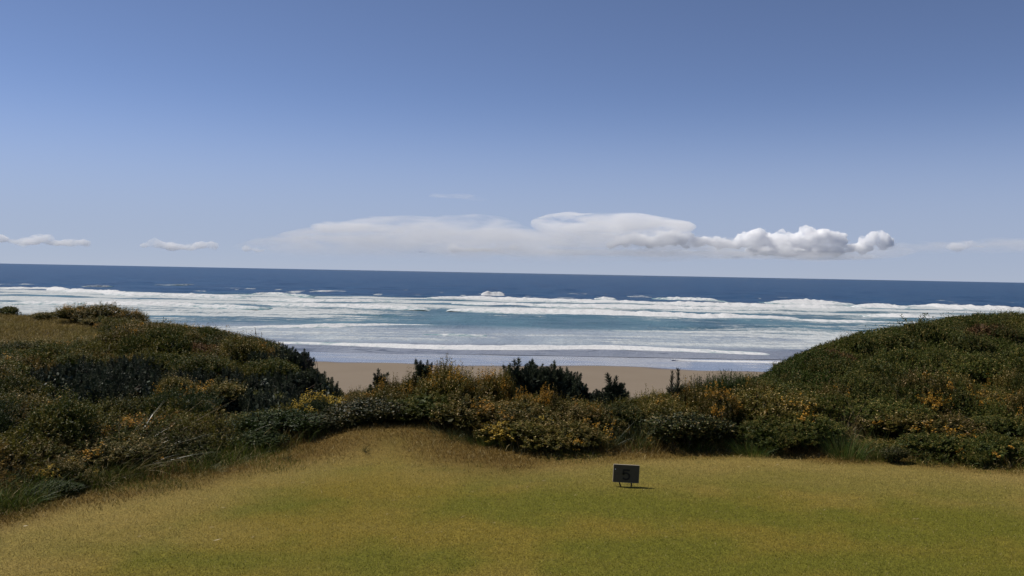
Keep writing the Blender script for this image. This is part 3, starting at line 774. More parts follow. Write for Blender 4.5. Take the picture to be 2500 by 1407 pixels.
def plant(kind, x, y, w, h, label, group=None, var=None, rot=None, sink=.03, tilt=0.0):
    v = int(PR.integers(0, len(LIB[kind]))) if var is None else var % len(LIB[kind])
    W0, H0 = SIZE[kind][v]
    o = bpy.data.objects.new(NAMES[kind], None); COL.objects.link(o)
    o.empty_display_size = .1
    o.location = (x, y, T1(x, y) - sink)
    o.rotation_euler = (0, tilt, PR.uniform(0, 6.28) if rot is None else rot)
    o.scale = (w / W0, w / W0, max(h + sink, .06) / H0)
    o['label'] = label; o['category'] = CATS[NAMES[kind]]
    if group: o['group'] = group
    for nm, me in LIB[kind][v]:
        link(nm, me, o)
    return o
def put(kind, px, wpx, top, y, label, group=None, var=None, rot=None, tilt=0.0):
    d = ray(px, top); x = d[0] * y; zt = CAM_Z + d[2] * y
    h = zt - T1(x, y)
    if h < .08: print('LOW PLANT', kind, px, top, y, round(h, 2)); h = .08
    return plant(kind, x, y, wpx / FPX * y, h, label, group, var, rot, tilt=tilt)
def put_pine(px, wpx, top, y, label, seed, n=72, skew=0.0, group=None):
    d = ray(px, top); x = d[0] * y; zt = CAM_Z + d[2] * y; z0 = T1(x, y); h = zt - z0
    if h < .15: print('LOW PINE', px, top, y, round(h, 2)); h = .15
    w = wpx / FPX * y
    trunk, inner, place = pine(seed, w / 2 * .98, h * .94, n, skew)
    o = bpy.data.objects.new('shore_pine', None); COL.objects.link(o); o.location = (x, y, z0)
    o['label'] = label; o['category'] = 'pine'
    if group: o['group'] = group
    link('trunk', trunk, o); link('foliage', inner, o)
    PLACED.append((x, y - .15, w * .5))
    for me, M in place:
        s = link('shoot', me, o); s.matrix_local = M
    return o
PLACED = []

# ------------------------------------------------------------------ pines
put_pine(1338, 190, 836, 13.0, 'tallest dark pine, standing alone at the centre against the beach', 1, 84)
put_pine(1484, 100, 893, 12.6, 'small dark pine just right of the tallest one at the centre', 2, 34, .12)
put_pine(1034, 100, 860, 12.6, 'slim dark pine tips left of the brown spired gorse at the centre', 3, 30)
put_pine(925, 66, 902, 12.9, 'smallest pine tip, above the dip left of the centre', 4, 16)
put_pine(695, 165, 812, 16.4, 'dark pine on the seaward shoulder of the left dune, highest of its thicket', 5, 60)
put_pine(764, 150, 868, 15.2, 'dark pine lowest on the seaward shoulder of the left dune', 6, 46)
put_pine(630, 180, 834, 15.8, 'dark pine left in the thicket on the shoulder of the left dune', 7, 50)
put_pine(700, 260, 864, 14.2, 'dark pine in front of the thicket on the shoulder of the left dune', 8, 60)
put_pine(165, 280, 846, 13.4, 'dark pine on the near face of the left dune, nearest the left edge', 9, 60)
put_pine(300, 300, 830, 14.0, 'dark pine in the middle of the near face of the left dune', 10, 66)
put_pine(425, 270, 862, 13.4, 'dark pine below the brown bracken slope of the left dune', 11, 60)
put_pine(255, 300, 896, 12.2, 'dark pine lowest in the shadowed hollow of the left dune', 12, 60)
put_pine(560, 230, 884, 13.8, 'dark pine between the bracken slope and the shoulder of the left dune', 13, 56)
put_pine(655, 230, 938, 12.5, 'dark low pine above the green shrub at the foot of the left dune', 14, 52)
put_pine(520, 170, 938, 12.6, 'dark low pine behind the rushes at the foot of the left dune', 15, 44)
put_pine(1264, 84, 866, 12.9, 'pine tips touching the left side of the tallest pine', 16, 30)
put_pine(1416, 96, 902, 12.8, 'low pine shoulder touching the right side of the tallest pine', 17, 34)
# bare twigs and saplings
put('twig', 632, 38, 799, 18.0, 'fan of bare dark twigs sticking up on the skyline of the left dune', var=0, rot=.2)
put('twig', 742, 26, 852, 16.2, 'bare twig on the skyline of the left dune, upper of three', var=1)
put('twig', 758, 30, 868, 15.8, 'bare twig on the skyline of the left dune, middle of three', var=2)
put('twig', 776, 28, 886, 15.4, 'bare twig on the skyline of the left dune, lowest of three', var=0)
put('young_pine', 1641, 32, 905, 12.2, 'left and shorter of two thin pine candles against the sand', var=0)
put('young_pine', 1658, 38, 899, 12.25, 'right and taller of two thin pine candles against the sand', var=1)

PINES = [p for p in PLACED if p[0] / p[1] < -.19]
# ------------------------------------------------------------------ shrubs one can tell apart
L = [
 # the row along the far edge of the lawn, left to right
 ('gorse_some', 55, 240, 1000, 10.3, 'amber flecked gorse at the left edge, behind the leaning grass'),
 ('gorse_some', 185, 190, 1010, 10.5, 'amber flecked gorse in the left foreground, second from the left edge'),
 ('gorse_bloom', 300, 190, 1012, 10.7, 'gorse with a row of orange flower heads in the left foreground'),
 ('gorse_bloom', 405, 160, 1010, 10.9, 'gorse with orange flower heads right of the flowering row, left foreground'),
 ('gorse', 110, 210, 1070, 9.2, 'low gorse behind the bright yellow flowering patch'),
 ('gorse', 300, 220, 1062, 9.7, 'low gorse under the pale leaning grass stalks'),
 ('gorse_bare', 420, 190, 1062, 10.1, 'dark low shrub right of the pale leaning grass stalks'),
 ('gorse_yellow', 155, 120, 1124, 8.75, 'bright yellow flowering patch nearest the lawn on the left'),
 ('green', 130, 120, 1176, 8.4, 'small dark green shrub at the lawn edge, lower left'),
 ('rush', 20, 190, 1105, 8.7, 'dull green rough grass cut by the left edge of the picture'),
 ('grass', 40, 200, 1170, 8.15, 'loose faded grass at the lower left corner of the scrub'),
 ('salal', 545, 160, 1058, 10.7, 'dark low shrub right of the upright rushes'),
 ('gorse', 500, 150, 1020, 11.0, 'gorse half hidden behind the upright rushes'),
 ('green', 680, 190, 1000, 11.3, 'leafy green shrub at the foot of the left dune'),
 ('green', 640, 130, 1045, 10.8, 'low leafy green shrub at the left end of the grassy mound'),
 ('broom_bloom', 772, 150, 960, 12.0, 'broom covered with small yellow flowers above the dark hollow'),
 ('salal', 745, 170, 1010, 11.4, 'very dark glossy shrub under the yellow broom'),
 ('salal', 850, 150, 985, 11.9, 'dark brown glossy shrub right of the yellow broom'),
 ('salal', 925, 170, 975, 11.9, 'dark glossy shrub standing on top of the grassy mound'),
 ('gorse', 905, 130, 950, 12.5, 'brownish gorse over the dip left of the centre'),
 ('gorse', 975, 130, 935, 12.4, 'brownish gorse below the slim pine tips'),
 ('gorse_spire', 1100, 150, 885, 12.3, 'tall gorse with brown upright spires left of the tallest pine'),
 ('gorse_bloom', 1196, 105, 905, 12.4, 'gorse full of orange flowers touching the left side of the tallest pine'),
 ('gorse_spire', 1160, 120, 905, 12.35, 'gorse with brown spires between the tall spired gorse and the orange one'),
 ('gorse_bare', 1050, 190, 955, 11.9, 'wide green gorse below the tall brown spires'),
 ('gorse_spire', 1150, 210, 960, 11.8, 'wide spired gorse below the orange one at the centre'),
 ('gorse_bloom', 1284, 80, 950, 12.0, 'orange flowering sprig at the left foot of the tallest pine'),
 ('gorse_bloom', 1350, 70, 944, 12.0, 'orange flowering sprig at the right foot of the tallest pine'),
 ('gorse', 1270, 200, 975, 11.6, 'pale speckled gorse in front of the tallest pine'),
 ('gorse_yellow', 1280, 190, 1022, 11.1, 'pale speckled gorse with a few yellow flowers, at the lawn edge near the centre'),
 ('gorse_some', 1432, 170, 985, 11.7, 'gorse with orange flecks in front of the small pine right of centre'),
 ('gorse', 1385, 180, 1025, 11.15, 'dark gorse reaching down to the lawn left of the sign'),
 ('gorse_bare', 1530, 170, 975, 12.0, 'low green gorse at the lowest dip behind the sign'),
 ('salal', 1680, 190, 1008, 11.3, 'darkest rounded bush on the lawn edge right of the sign'),
 ('gorse', 1615, 150, 965, 11.9, 'brownish gorse below the two thin pine candles'),
 ('gorse_spire', 1700, 120, 935, 12.2, 'gorse with short spires right of the two thin pine candles'),
 ('broom', 1712, 80, 920, 12.7, 'dark green upright broom left of the orange flowering gorse'),
 ('broom', 1792, 130, 908, 12.7, 'dark green rounded broom behind the orange flowering gorse'),
 ('gorse_bloom', 1766, 112, 938, 11.8, 'most heavily flowering orange gorse, right of the sign'),
 ('gorse', 1850, 170, 940, 12.1, 'brownish gorse right of the orange flowering one'),
 ('gorse_some', 1935, 170, 955, 12.0, 'gorse with a few amber flecks below the end of the right dune'),
 ('gorse_bare', 1880, 170, 1012, 11.4, 'dull green gorse above the grass right of the sign'),
 ('gorse_bare', 1985, 170, 1010, 11.4, 'dark bush left of the bright green grass tuft'),
 ('gorse_bare', 2130, 190, 965, 12.2, 'gorse without flowers right of the straw heap'),
 ('gorse_bloom', 2272, 110, 955, 12.6, 'orange flowering gorse at the foot of the right dune, leftmost of three'),
 ('gorse_bloom', 2372, 130, 955, 12.6, 'orange flowering gorse at the foot of the right dune, middle of three'),
 ('gorse_bloom', 2470, 110, 957, 12.4, 'orange flowering gorse at the foot of the right dune, cut by the right edge'),
 ('gorse', 2195, 180, 1000, 11.7, 'gorse in the right foreground below the flowering three, left end'),
 ('gorse_some', 2320, 190, 1008, 11.6, 'gorse in the right foreground below the flowering three, middle'),
 ('gorse_bare', 2440, 190, 1010, 11.5, 'dark shrub in the right foreground below the flowering three'),
 ('heath', 2290, 190, 1052, 11.1, 'low brown heath cushion at the lawn edge in the right foreground'),
 ('heath_some', 2420, 190, 1058, 10.95, 'low brown heath cushion at the lawn edge, cut by the right edge'),
 ('salal', 2186, 60, 1092, 10.7, 'tiny dark shrub on the lawn edge right of the bright grass tuft'),
 ('sprig', 2262, 46, 1100, 10.6, 'tiny dark sprig on the lawn edge, leftmost of three near the right edge'),
 ('sprig', 2310, 40, 1102, 10.6, 'tiny dark sprig on the lawn edge, middle of three near the right edge'),
 ('heath', 2380, 70, 1098, 10.6, 'tiny dark sprig on the lawn edge, right one of three near the right edge'),
 ('sprig', 892, 24, 1116, 10.4, 'tiny lone sprig growing in the turf below the grassy mound'),
 ('sprig', 705, 20, 1130, 10.1, 'tiny lone sprig in the turf at the left end of the grassy mound'),
 # ragged tops in front of the sand
 ('gorse_spire', 1085, 90, 878, 12.5, 'thin gorse spires standing highest left of the orange flowered gorse'),
 ('gorse_spire', 1010, 90, 905, 12.5, 'short gorse spires between the two slim pine tips left of the centre'),
 ('gorse_spire', 955, 80, 918, 12.6, 'ragged gorse spires right of the smallest pine tip'),
 ('gorse_spire', 1232, 60, 898, 12.5, 'narrow gorse spire left of the tallest pine'),
 ('gorse_spire', 1590, 90, 950, 12.3, 'ragged gorse left of the two thin pine candles'),
 ('gorse_spire', 1672, 80, 925, 12.4, 'ragged gorse spires right behind the two thin pine candles'),
 ('broom', 1745, 70, 915, 12.5, 'upright broom stems just left of the dark rounded broom'),
 ('gorse_spire', 1845, 90, 918, 12.6, 'ragged gorse spires where the right dune meets the dip'),
 ('gorse_spire', 870, 80, 952, 12.7, 'ragged gorse spires at the foot of the left dune against the sand'),
 ('gorse_bloom', 1225, 60, 930, 12.3, 'small orange flowering sprig left of the tallest pine'),
 ('gorse_bloom', 1435, 70, 988, 11.75, 'orange flowering sprig below the small pine right of the centre'),
 # grasses
 ('rush', 560, 190, 985, 10.9, 'dark upright rushes at the foot of the left dune'),
 ('rush', 640, 120, 1010, 11.2, 'smaller dark rushes right of the tall upright ones'),
 ('marram', 330, 260, 1000, 9.9, 'pale grass stalks leaning to the right in the left foreground'),
 ('marram', 300, 240, 1062, 9.3, 'lower pale grass stalks fallen across the scrub in the left foreground'),
 ('marram', 20, 170, 945, 10.4, 'pale grass stalks against the dark pines at the left edge'),
 ('marram', 165, 170, 985, 10.2, 'thin pale grass stalks rising from the amber gorse on the left'),
 ('marram', 480, 190, 1000, 10.6, 'grass stalks leaning over the gorse left of the upright rushes'),
 ('marram', 235, 170, 1120, 8.9, 'sparse straw stalks hanging over the turf, lower left'),
 ('grass', 535, 160, 1108, 10.0, 'soft green grass tuft on the lawn edge, left of the grassy mound'),
 ('grass', 495, 110, 1146, 9.5, 'small green grass tuft nearest the lawn, left of the grassy mound'),
 ('grass', 615, 130, 1090, 10.5, 'dry soft grass tuft left of the grassy mound'),
 ('rush', 1110, 170, 1030, 11.3, 'green grass under the tall spired gorse'),
 ('grass', 1180, 120, 1045, 11.15, 'green grass at the lawn edge left of the centre'),
 ('rush', 1540, 180, 990, 11.4, 'dark green rushes directly behind the sign'),
 ('rush', 1470, 120, 1030, 11.2, 'dark green grass left behind the sign'),
 ('grass', 1835, 130, 1058, 11.05, 'green grass between the dark bush and the dull gorse right of the sign'),
 ('grass', 2065, 130, 1036, 10.95, 'brightest green grass tuft, right of the sign on the lawn edge'),
 ('rush', 2020, 90, 1030, 11.3, 'dark green grass left of the brightest tuft'),
 ('straw', 2062, 150, 972, 11.8, 'heap of pale dead straw caught in the scrub on the right'),
 ('marram', 2120, 120, 985, 11.7, 'few pale bent stalks right of the straw heap'),
 ('marram', 2230, 170, 930, 12.4, 'thin pale stalks in the scrub at the foot of the right dune'),
 ('grass', 2150, 130, 1062, 11.0, 'faded grass right of the brightest green tuft'),
 # skyline of the two dunes
 ('heath', 18, 60, 747, 24.2, 'round dark bush on the skyline at the left edge'),
 ('gorse_spire', 190, 110, 741, 22.6, 'spiky gorse on the crest of the left dune, left of three'),
 ('gorse_spire', 256, 120, 739, 22.4, 'spiky gorse on the crest of the left dune, middle and tallest of three'),
 ('gorse_spire', 322, 80, 752, 22.2, 'spiky gorse on the crest of the left dune, right of three'),
 ('gorse', 110, 60, 760, 23.4, 'low tuft of gorse left of the spiky ones on the crest of the left dune'),
 ('gorse_some', 320, 160, 812, 18.6, 'amber gorse patch just below the crest of the left dune'),
 ('gorse_some', 425, 130, 785, 20.6, 'brownish gorse on the crest of the left dune, right of the spiky ones'),
 ('bracken', 470, 120, 838, 17.2, 'patch of red brown bracken high on the left dune'),
 ('bracken', 505, 110, 868, 16.0, 'patch of red brown bracken in the middle of the left dune slope'),
 ('bracken', 440, 110, 862, 16.4, 'patch of red brown bracken beside the dark pines of the left dune'),
 ('bracken', 540, 100, 890, 15.2, 'lowest patch of red brown bracken on the left dune'),
 ('gorse_some', 430, 110, 912, 12.7, 'gorse with small amber flowers in front of the dark pines of the left dune'),
 ('gorse_some', 545, 140, 925, 12.7, 'thin gorse with amber tips right of the dark pines of the left dune'),
 ('sprig', 2250, 105, 764, 18.4, 'sprouting leafy bush on the skyline of the right dune'),
 ('straw', 2400, 110, 756, 19.6, 'windswept dry grass on the top of the right dune'),
 ('bracken', 2415, 120, 793, 17.4, 'brown patch below the top of the right dune'),
 ('bracken', 2030, 110, 855, 15.2, 'brownish patch on the seaward slope of the right dune'),
]
for e in L:
    kind, px, w, top, y, lab = e
    put(kind, px, w, top, y, lab)
    PLACED.append((ray(px, top)[0] * y, y, w / FPX * y * .5))

# ------------------------------------------------------------------ the wind clipped canopy that knits the scrub together
SKY_L = np.array([(-900, 752), (-300, 756), (0, 766), (120, 768), (250, 772), (350, 782), (480, 797), (540, 803), (630, 822), (690, 836), (740, 876), (790, 914), (850, 960), (900, 950), (1000, 935), (1060, 915), (1240, 930), (1300, 960), (1440, 975), (1550, 975), (1640, 950), (1750, 935), (1850, 922), (1900, 889), (2000, 838), (2100, 808), (2200, 792), (2300, 777), (2390, 763), (2500, 767), (3500, 757)], float)
NEAR_L = np.array([(-900, 840), (0, 832), (200, 836), (250, 815), (330, 800)], float)

def canopy_h(x, y):
    """height of the tangled low scrub above the soil"""
    u = x / np.maximum(y, 4.0); px = 1250 + FPX * u
    ye, yr = edge_y(u), ridge_y(u); t = (y - ye) / (yr - ye)
    h = .36 + .40 * (fbm(x / 2.6, y / 2.8, octaves=2, seed=204) - .5) + .66 * (fbm(x / 1.2, y / 1.4, octaves=3, seed=201) - .5) + .34 * (fbm(x / .42, y / .5, octaves=2, seed=202) - .5) + .10 * sstep(.2, .6, t)
    h = h * sstep(-.05, 1.1, y - ye)
    zl = CAM_Z + (666.5 - (np.interp(px, SKY_L[:, 0], SKY_L[:, 1]) - .0188 * (px - 1250))) / FPX * y
    zn = np.where((px < 330) & (y < 18.5), CAM_Z + (666.5 - (np.interp(px, NEAR_L[:, 0], NEAR_L[:, 1]) - .0188 * (px - 1250))) / FPX * y, 99)
    lim = np.minimum(zl, zn) - T(x, y) - .02
    k = sstep(.80, .98, t) * (1 - sstep(1.03, 1.25, t))
    h = h * (1 - k) + np.clip(lim, 0, .62) * k
    h = np.minimum(h, lim + .16 * (fbm(x / .38, y / .5, octaves=2, seed=203) - .55))
    for (a, b2, r) in PINES:
        h = h * (.25 + .75 * sstep(.55 * r, 1.05 * r, np.sqrt((x - a) ** 2 + .7 * (y - b2 + .35) ** 2)))
    bare = (px < 240) & (y > 17.0)
    path = (px > 400) & (px < 545) & (y > 15.2) & (y < 17.6)
    return np.where(bare, 0, np.where(path, h * .35, h))
def canopy(name, u0, u1, n, seed, label, tone):
    rng = np.random.default_rng(seed)
    u = rng.uniform(u0, u1, n * 2); f = rng.uniform(0, 1, n * 2)
    ye, yr = edge_y(u), ridge_y(u)
    y = ye - .05 + (yr + 1.2 - ye) * f; x = u * y
    h = canopy_h(x, y); ok = h > .06
    x, y, h = x[ok][:n], y[ok][:n], h[ok][:n]; n = len(x)
    e = .12
    S = lambda a, b: T(a, b) + canopy_h(a, b)
    z = T(x, y) + h; gx_ = (S(x + e, y) - S(x - e, y)) / (2 * e); gy_ = (S(x, y + e) - S(x, y - e)) / (2 * e)
    N = nrm(np.stack([-np.clip(gx_, -2, 2), -np.clip(gy_, -2, 2), np.ones(n)], 1))
    A = nrm(N * .8 + np.array([.22, 0, .45]) + rng.normal(size=(n, 3)) * .32)
    Ln = rng.uniform(.06, .15, n) * np.where(rng.uniform(size=n) > .93, 1.9, 1)
    P = np.stack([x, y, z], 1) - A * Ln[:, None] * .8 - N * rng.uniform(0, .09, (n, 1))
    per = 13
    b = Bag(); sprig_leaves(b, P, A, Ln, per, .042, .0135, .66, rng)
    me = b.build(name, None)
    k = fbm(x / 1.7, y / 1.9, octaves=3, seed=seed + 3)[:, None]; q = fbm(x / .9, y / .9, octaves=2, seed=seed + 5)[:, None]
    c = tone[0] * (1 - sstep(.36, .60, k)) + tone[1] * sstep(.36, .60, k)
    c = c * (1 - sstep(.60, .74, q)) + tone[2] * sstep(.60, .74, q)
    c = np.repeat(c, per, 0) * rng.uniform(.55, 1.45, (n * per, 1))
    hi = rng.uniform(size=n * per) > .95; c[hi] = np.array([.40, .29, .12]) * rng.uniform(.5, 1.2, (hi.sum(), 1))  # scattered pale leaves: highlights and seedheads put into the colour
    c = np.repeat(np.concatenate([c, np.ones((n * per, 1))], 1), 4, 0).astype(np.float32)
    me.attributes.new('col', 'FLOAT_COLOR', 'POINT').data.foreach_set('color', np.ascontiguousarray(c).ravel())
    me.materials.clear(); me.materials.append(CANOPY)
    link(name, me, kind='stuff', label=label)
t = NT('scrub_leaf')
bc = t.attr('col').outputs['Color']
p = t.node('ShaderNodeBsdfPrincipled', {'Base Color': bc, 'Roughness': .6, 'Specular IOR Level': .16})
tr = t.node('ShaderNodeBsdfTranslucent', {'Color': bc})
t.l.new(t.node('ShaderNodeMixShader', {0: .25, 1: p.outputs[0], 2: tr.outputs[0]}).outputs[0], t.out.inputs[0])
CANOPY = t.m
OLIVE, GREEN, BROWN = np.array([.108, .094, .013]), np.array([.060, .082, .010]), np.array([.165, .105, .024])
canopy('low_scrub', .255, .84, 19500, 210, 'smooth wind clipped olive scrub covering the right dune', (GREEN * .72, GREEN * .9 + np.array([.012, .004, .002]), OLIVE * .95))
canopy('low_scrub', -.82, -.17, 17000, 220, 'tangled brown and olive scrub covering the left dune', (OLIVE, np.array([.052, .060, .014]), BROWN))
canopy('low_scrub', -.17, .255, 5000, 230, 'tangled low scrub in the dip between the dunes', (OLIVE, GREEN, BROWN))

# ------------------------------------------------------------------ scrub that fills the dunes
def fill(n, px0, px1, t0, t1, kinds, wr, hr, labels, group, gap, skip=None, seed=1, avoid=.55, where=None):
    """plants spread over a stretch of dune: t runs from the lawn edge (0) to the ridge (1)"""
    rng = np.random.default_rng(seed); pts = []; made = 0; tries = 0
    while made < n and tries < n * 60:
        tries += 1
        px = rng.uniform(px0, px1); u = ray(px, 900)[0]
        ye, yr = float(edge_y(u)), float(ridge_y(u))
        y = ye + (yr - ye) * rng.uniform(t0, t1)
        x = u * y
        if skip and skip(px, x, y, (y - ye) / (yr - ye)): continue
        g = gap * (.75 + .25 * y / 14)
        if any((x - a) ** 2 + (y - b) ** 2 < g * g for a, b in pts): continue
        if any((x - a) ** 2 + (y - b) ** 2 < (r * avoid + .1) ** 2 for a, b, r in PLACED): continue
        pts.append((x, y)); made += 1
        kind = kinds[rng.integers(0, len(kinds))]
        w = rng.uniform(*wr) * (.8 + .2 * y / 14); h = rng.uniform(*hr) * (.55 + .45 * min(1, (y - ye) / 1.6))
        nm = NAMES[kind]
        lim = np.interp(px + np.linspace(-.42, .42, 7) * w / y * FPX, SKY_L[:, 0], SKY_L[:, 1]).max() + rng.uniform(-4, 8)
        if px < 330 and y < 18.5: lim = max(lim, np.interp(px, NEAR_L[:, 0], NEAR_L[:, 1]))
        hmax = CAM_Z + ray(px, lim)[2] * y - T1(x, y)
        if hmax < .10: continue
        h = min(max(h * .55, float(canopy_h(np.array([x]), np.array([y]))[0]) * rng.uniform(1.05, 1.55)), hmax + rng.uniform(-.02, .10))
        if h < .22: w = min(w, .55 + h)
        tall = 'tall' if h > np.mean(hr) else 'low'
        lb = f"{tall} {WORD[kind]} {where(px, (y - ye) / (yr - ye))}"
        plant(kind, x, y, w, h, lb, group)
    return made
WORD = dict(gorse='pale tipped gorse bush', gorse_bare='green gorse bush', gorse_some='amber flecked gorse bush', heath='dark heath bush', heath_some='amber flecked heath bush', salal='dark leafy shrub', broom='green broom')
def where_right(px, t):
    a = 'on the seaward slope of the right dune' if px < 2040 else 'amid the right dune' if px < 2280 else 'at the right end of the right dune'
    return a + (', near the crest' if t > .78 else ', halfway up' if t > .5 else ', lower face')
def where_left(px, t):
    a = 'at the left edge of the left dune' if px < 150 else 'by the dark pines of the left dune' if px < 400 else 'beside the bracken of the left dune' if px < 640 else 'on the seaward shoulder of the left dune'
    return a + (', near the crest' if t > .78 else ', halfway up' if t > .42 else ', lower face')
def where_dip(px, t):
    a = 'left of the spired gorse' if px < 1060 else 'left of the tallest pine' if px < 1240 else 'below the tallest pine' if px < 1440 else 'behind the sign' if px < 1640 else 'near the most flowering gorse'
    return 'in the dip ' + a + (', far row' if t > .6 else ', near row')
def where_foot(px, t):
    return 'at the foot of the right dune, ' + ('beside the dark bush' if px < 2020 else 'beside the bright tuft' if px < 2200 else 'below the flowering three')
LBL = dict(gorse_bush='low gorse bush among the scrub of the {}', heath_bush='low dark heath bush among the scrub of the {}', leafy_shrub='low leafy dark shrub among the scrub of the {}', broom_bush='low green broom among the scrub of the {}',
           dead_bracken='patch of brown dead bracken among the scrub of the {}', grass_tuft='faded grass tuft among the scrub of the {}', rush_clump='dark grass clump among the scrub of the {}')
def lab(where): return {k: v.format(where) for k, v in LBL.items()}
n1 = fill(84, 1845, 2560, .22, 1.03, ['heath', 'heath', 'heath', 'heath', 'gorse_bare', 'gorse_bare'], (.7, 1.2), (.40, .66), lab('right dune'), 'scrub blanketing the right dune', .58, seed=11, where=where_right)
n2 = fill(42, -70, 880, .52, 1.0, ['gorse', 'gorse', 'gorse_bare', 'heath_some', 'heath', 'gorse_some'], (.7, 1.1), (.26, .46), lab('upper left dune'), 'scrub on the left dune', .62,
          skip=lambda px, x, y, t: (px < 235 and y > 17.2) or (395 < px < 560 and 15.0 < y < 18.2), seed=12, where=where_left)
n3 = fill(56, -70, 900, .08, .55, ['gorse', 'gorse_bare', 'gorse', 'heath', 'gorse_bare', 'broom'], (.75, 1.15), (.30, .60), lab('lower left dune'), 'scrub on the left dune', .62, seed=13, where=where_left, avoid=.85)
n4 = fill(46, 880, 1840, .22, 1.0, ['gorse', 'gorse_bare', 'gorse', 'gorse_bare'], (.5, .8), (.36, .55), lab('dip between the dunes'), 'scrub in the dip between the dunes', .36, seed=14, where=where_dip)
n5 = fill(44, 1840, 2560, .05, .3, ['gorse', 'gorse_bare', 'gorse', 'heath'], (.5, .85), (.34, .50), lab('foot of the right dune'), 'scrub at the foot of the right dune', .40, seed=15, where=where_foot)
print('FILL', n1, n2, n3, n4, n5)

# ------------------------------------------------------------------ grass
def blades(name, x, y, L, W, col, lean=.35, mat=None, seed=1, seg=1, **props):
    rng = np.random.default_rng(seed); n = len(x)
    z = T(x, y) - .004
    a = rng.uniform(0, 6.28, n); D = nrm(np.stack([np.cos(a) * lean * rng.uniform(0, 1.6, n), np.sin(a) * lean * rng.uniform(0, 1.6, n), np.ones(n)], 1))
    b = rng.uniform(0, 6.28, n); S = np.stack([np.cos(b), np.sin(b), 0 * b], 1)
    P = np.stack([x, y, z], 1); Lc = L[:, None]; Wc = (W * np.ones(n))[:, None] * .5
    if seg == 1:
        V = np.stack([P - S * Wc, P + S * Wc, P + D * Lc], 1).reshape(-1, 3); F = np.arange(n * 3).reshape(-1, 3); k = 3
    else:
        M = P + D * Lc * .55; E = M + nrm(D + np.stack([np.cos(a), np.sin(a), -.4 + 0 * a], 1) * .7) * Lc * .5
        V = np.stack([P - S * Wc, P + S * Wc, M + S * Wc * .7, M - S * Wc * .7, E], 1).reshape(-1, 3); k = 5
        i = np.arange(n)[:, None] * 5
        F = np.concatenate([i + [0, 1, 2], i + [0, 2, 3], i + [3, 2, 4]])
    c = np.concatenate([np.repeat(col, k, 0), np.ones((n * k, 1))], 1)
    me = mesh(name, V, [F], {'col': c}, False, mat)
    return link(name, me, kind='stuff', **props)
t = NT('grass_blade')
bc = t.attr('col').outputs['Color']
p = t.node('ShaderNodeBsdfPrincipled', {'Base Color': bc, 'Roughness': .6, 'Specular IOR Level': .10})
tr = t.node('ShaderNodeBsdfTranslucent', {'Color': bc})
t.l.new(t.node('ShaderNodeMixShader', {0: .25, 1: p.outputs[0], 2: tr.outputs[0]}).outputs[0], t.out.inputs[0])
BLADE = t.m
rng = np.random.default_rng(55)
def scatter_uy(n, u0, u1, y0, y1, power=1.0):
    y = y0 + (y1 - y0) * rng.uniform(0, 1, n) ** power
    u = rng.uniform(u0, u1, n)
    return u * y, y, u
def jitter(col, n, lo=.6, hi=1.35, straw=.10):
    k = rng.uniform(lo, hi, (n, 1)); c = col * k
    s = rng.uniform(size=n) < straw
    c[s] = np.array([.46, .36, .16]) * rng.uniform(.7, 1.2, (s.sum(), 1))
    return c
# mown turf
n = 480000
x, y, u = scatter_uy(n, -.80, .80, 6.1, 12.6)
keep = (y < edge_y(u) + .25); x, y, u = x[keep], y[keep], u[keep]; n = len(x)
blades('lawn_grass', x, y, rng.uniform(.010, .026, n), .0042, jitter(lawn_colour(x, y) * 1.30, n, .35, 1.6, .06), .8, BLADE, 1, label='short mown grass blades of the turf')
# longer dry grass along the edge and over the mound
n = 290000
x, y, u = scatter_uy(n, -.83, .83, 7.0, 13.5)
d = y - edge_y(u)
rw = rough_width(u)
keep = rng.uniform(size=n) < np.where(d > 0, np.exp(-(d / .6) ** 2), 1 - sstep(.25, 1.0, -d / rw + .5 * (fbm(x / .5, y / .4, octaves=3, seed=95) - .5))); x, y, u = x[keep], y[keep], u[keep]; n = len(x)
pn = fbm(x / .8, y / .8, octaves=3, seed=91)[:, None]
col = np.array([.190, .120, .030]) * (1 - sstep(.42, .62, pn)) + np.array([.105, .108, .016]) * sstep(.42, .62, pn)
blades('verge_grass', x, y, rng.uniform(.025, .085, n) * (1 + 1.5 * sstep(-.25, .15, y - edge_y(u))), .0052, jitter(col, n, .5, 1.4, .12), .9, BLADE, 2, 2, label='uncut brown and green grass along the edge of the lawn')
# tall grass leaning out from under the bushes
n = 46000
x, y, u = scatter_uy(n, -.74, .74, 7.0, 13.5)
d = y - edge_y(u); pn = fbm(x / .55, 0 * x, octaves=3, seed=96); pc = fbm(x / .8 + 7, y / 2, octaves=2, seed=97)[:, None]
keep = (d > -.22) & (d < .55) & (rng.uniform(size=len(x)) < sstep(.25, .6, pn)); x, y, u, pn, pc = x[keep], y[keep], u[keep], pn[keep], pc[keep]; n = len(x)
col = np.array([.060, .082, .012]) * sstep(.40, .56, pc) + np.array([.170, .112, .030]) * (1 - sstep(.40, .56, pc))
blades('edge_grass', x, y, rng.uniform(.10, .30, n) * (.5 + pn), .0065, jitter(col, n, .5, 1.4, .06), .6, BLADE, 6, 2, label='long green and brown grass at the foot of the bushes')
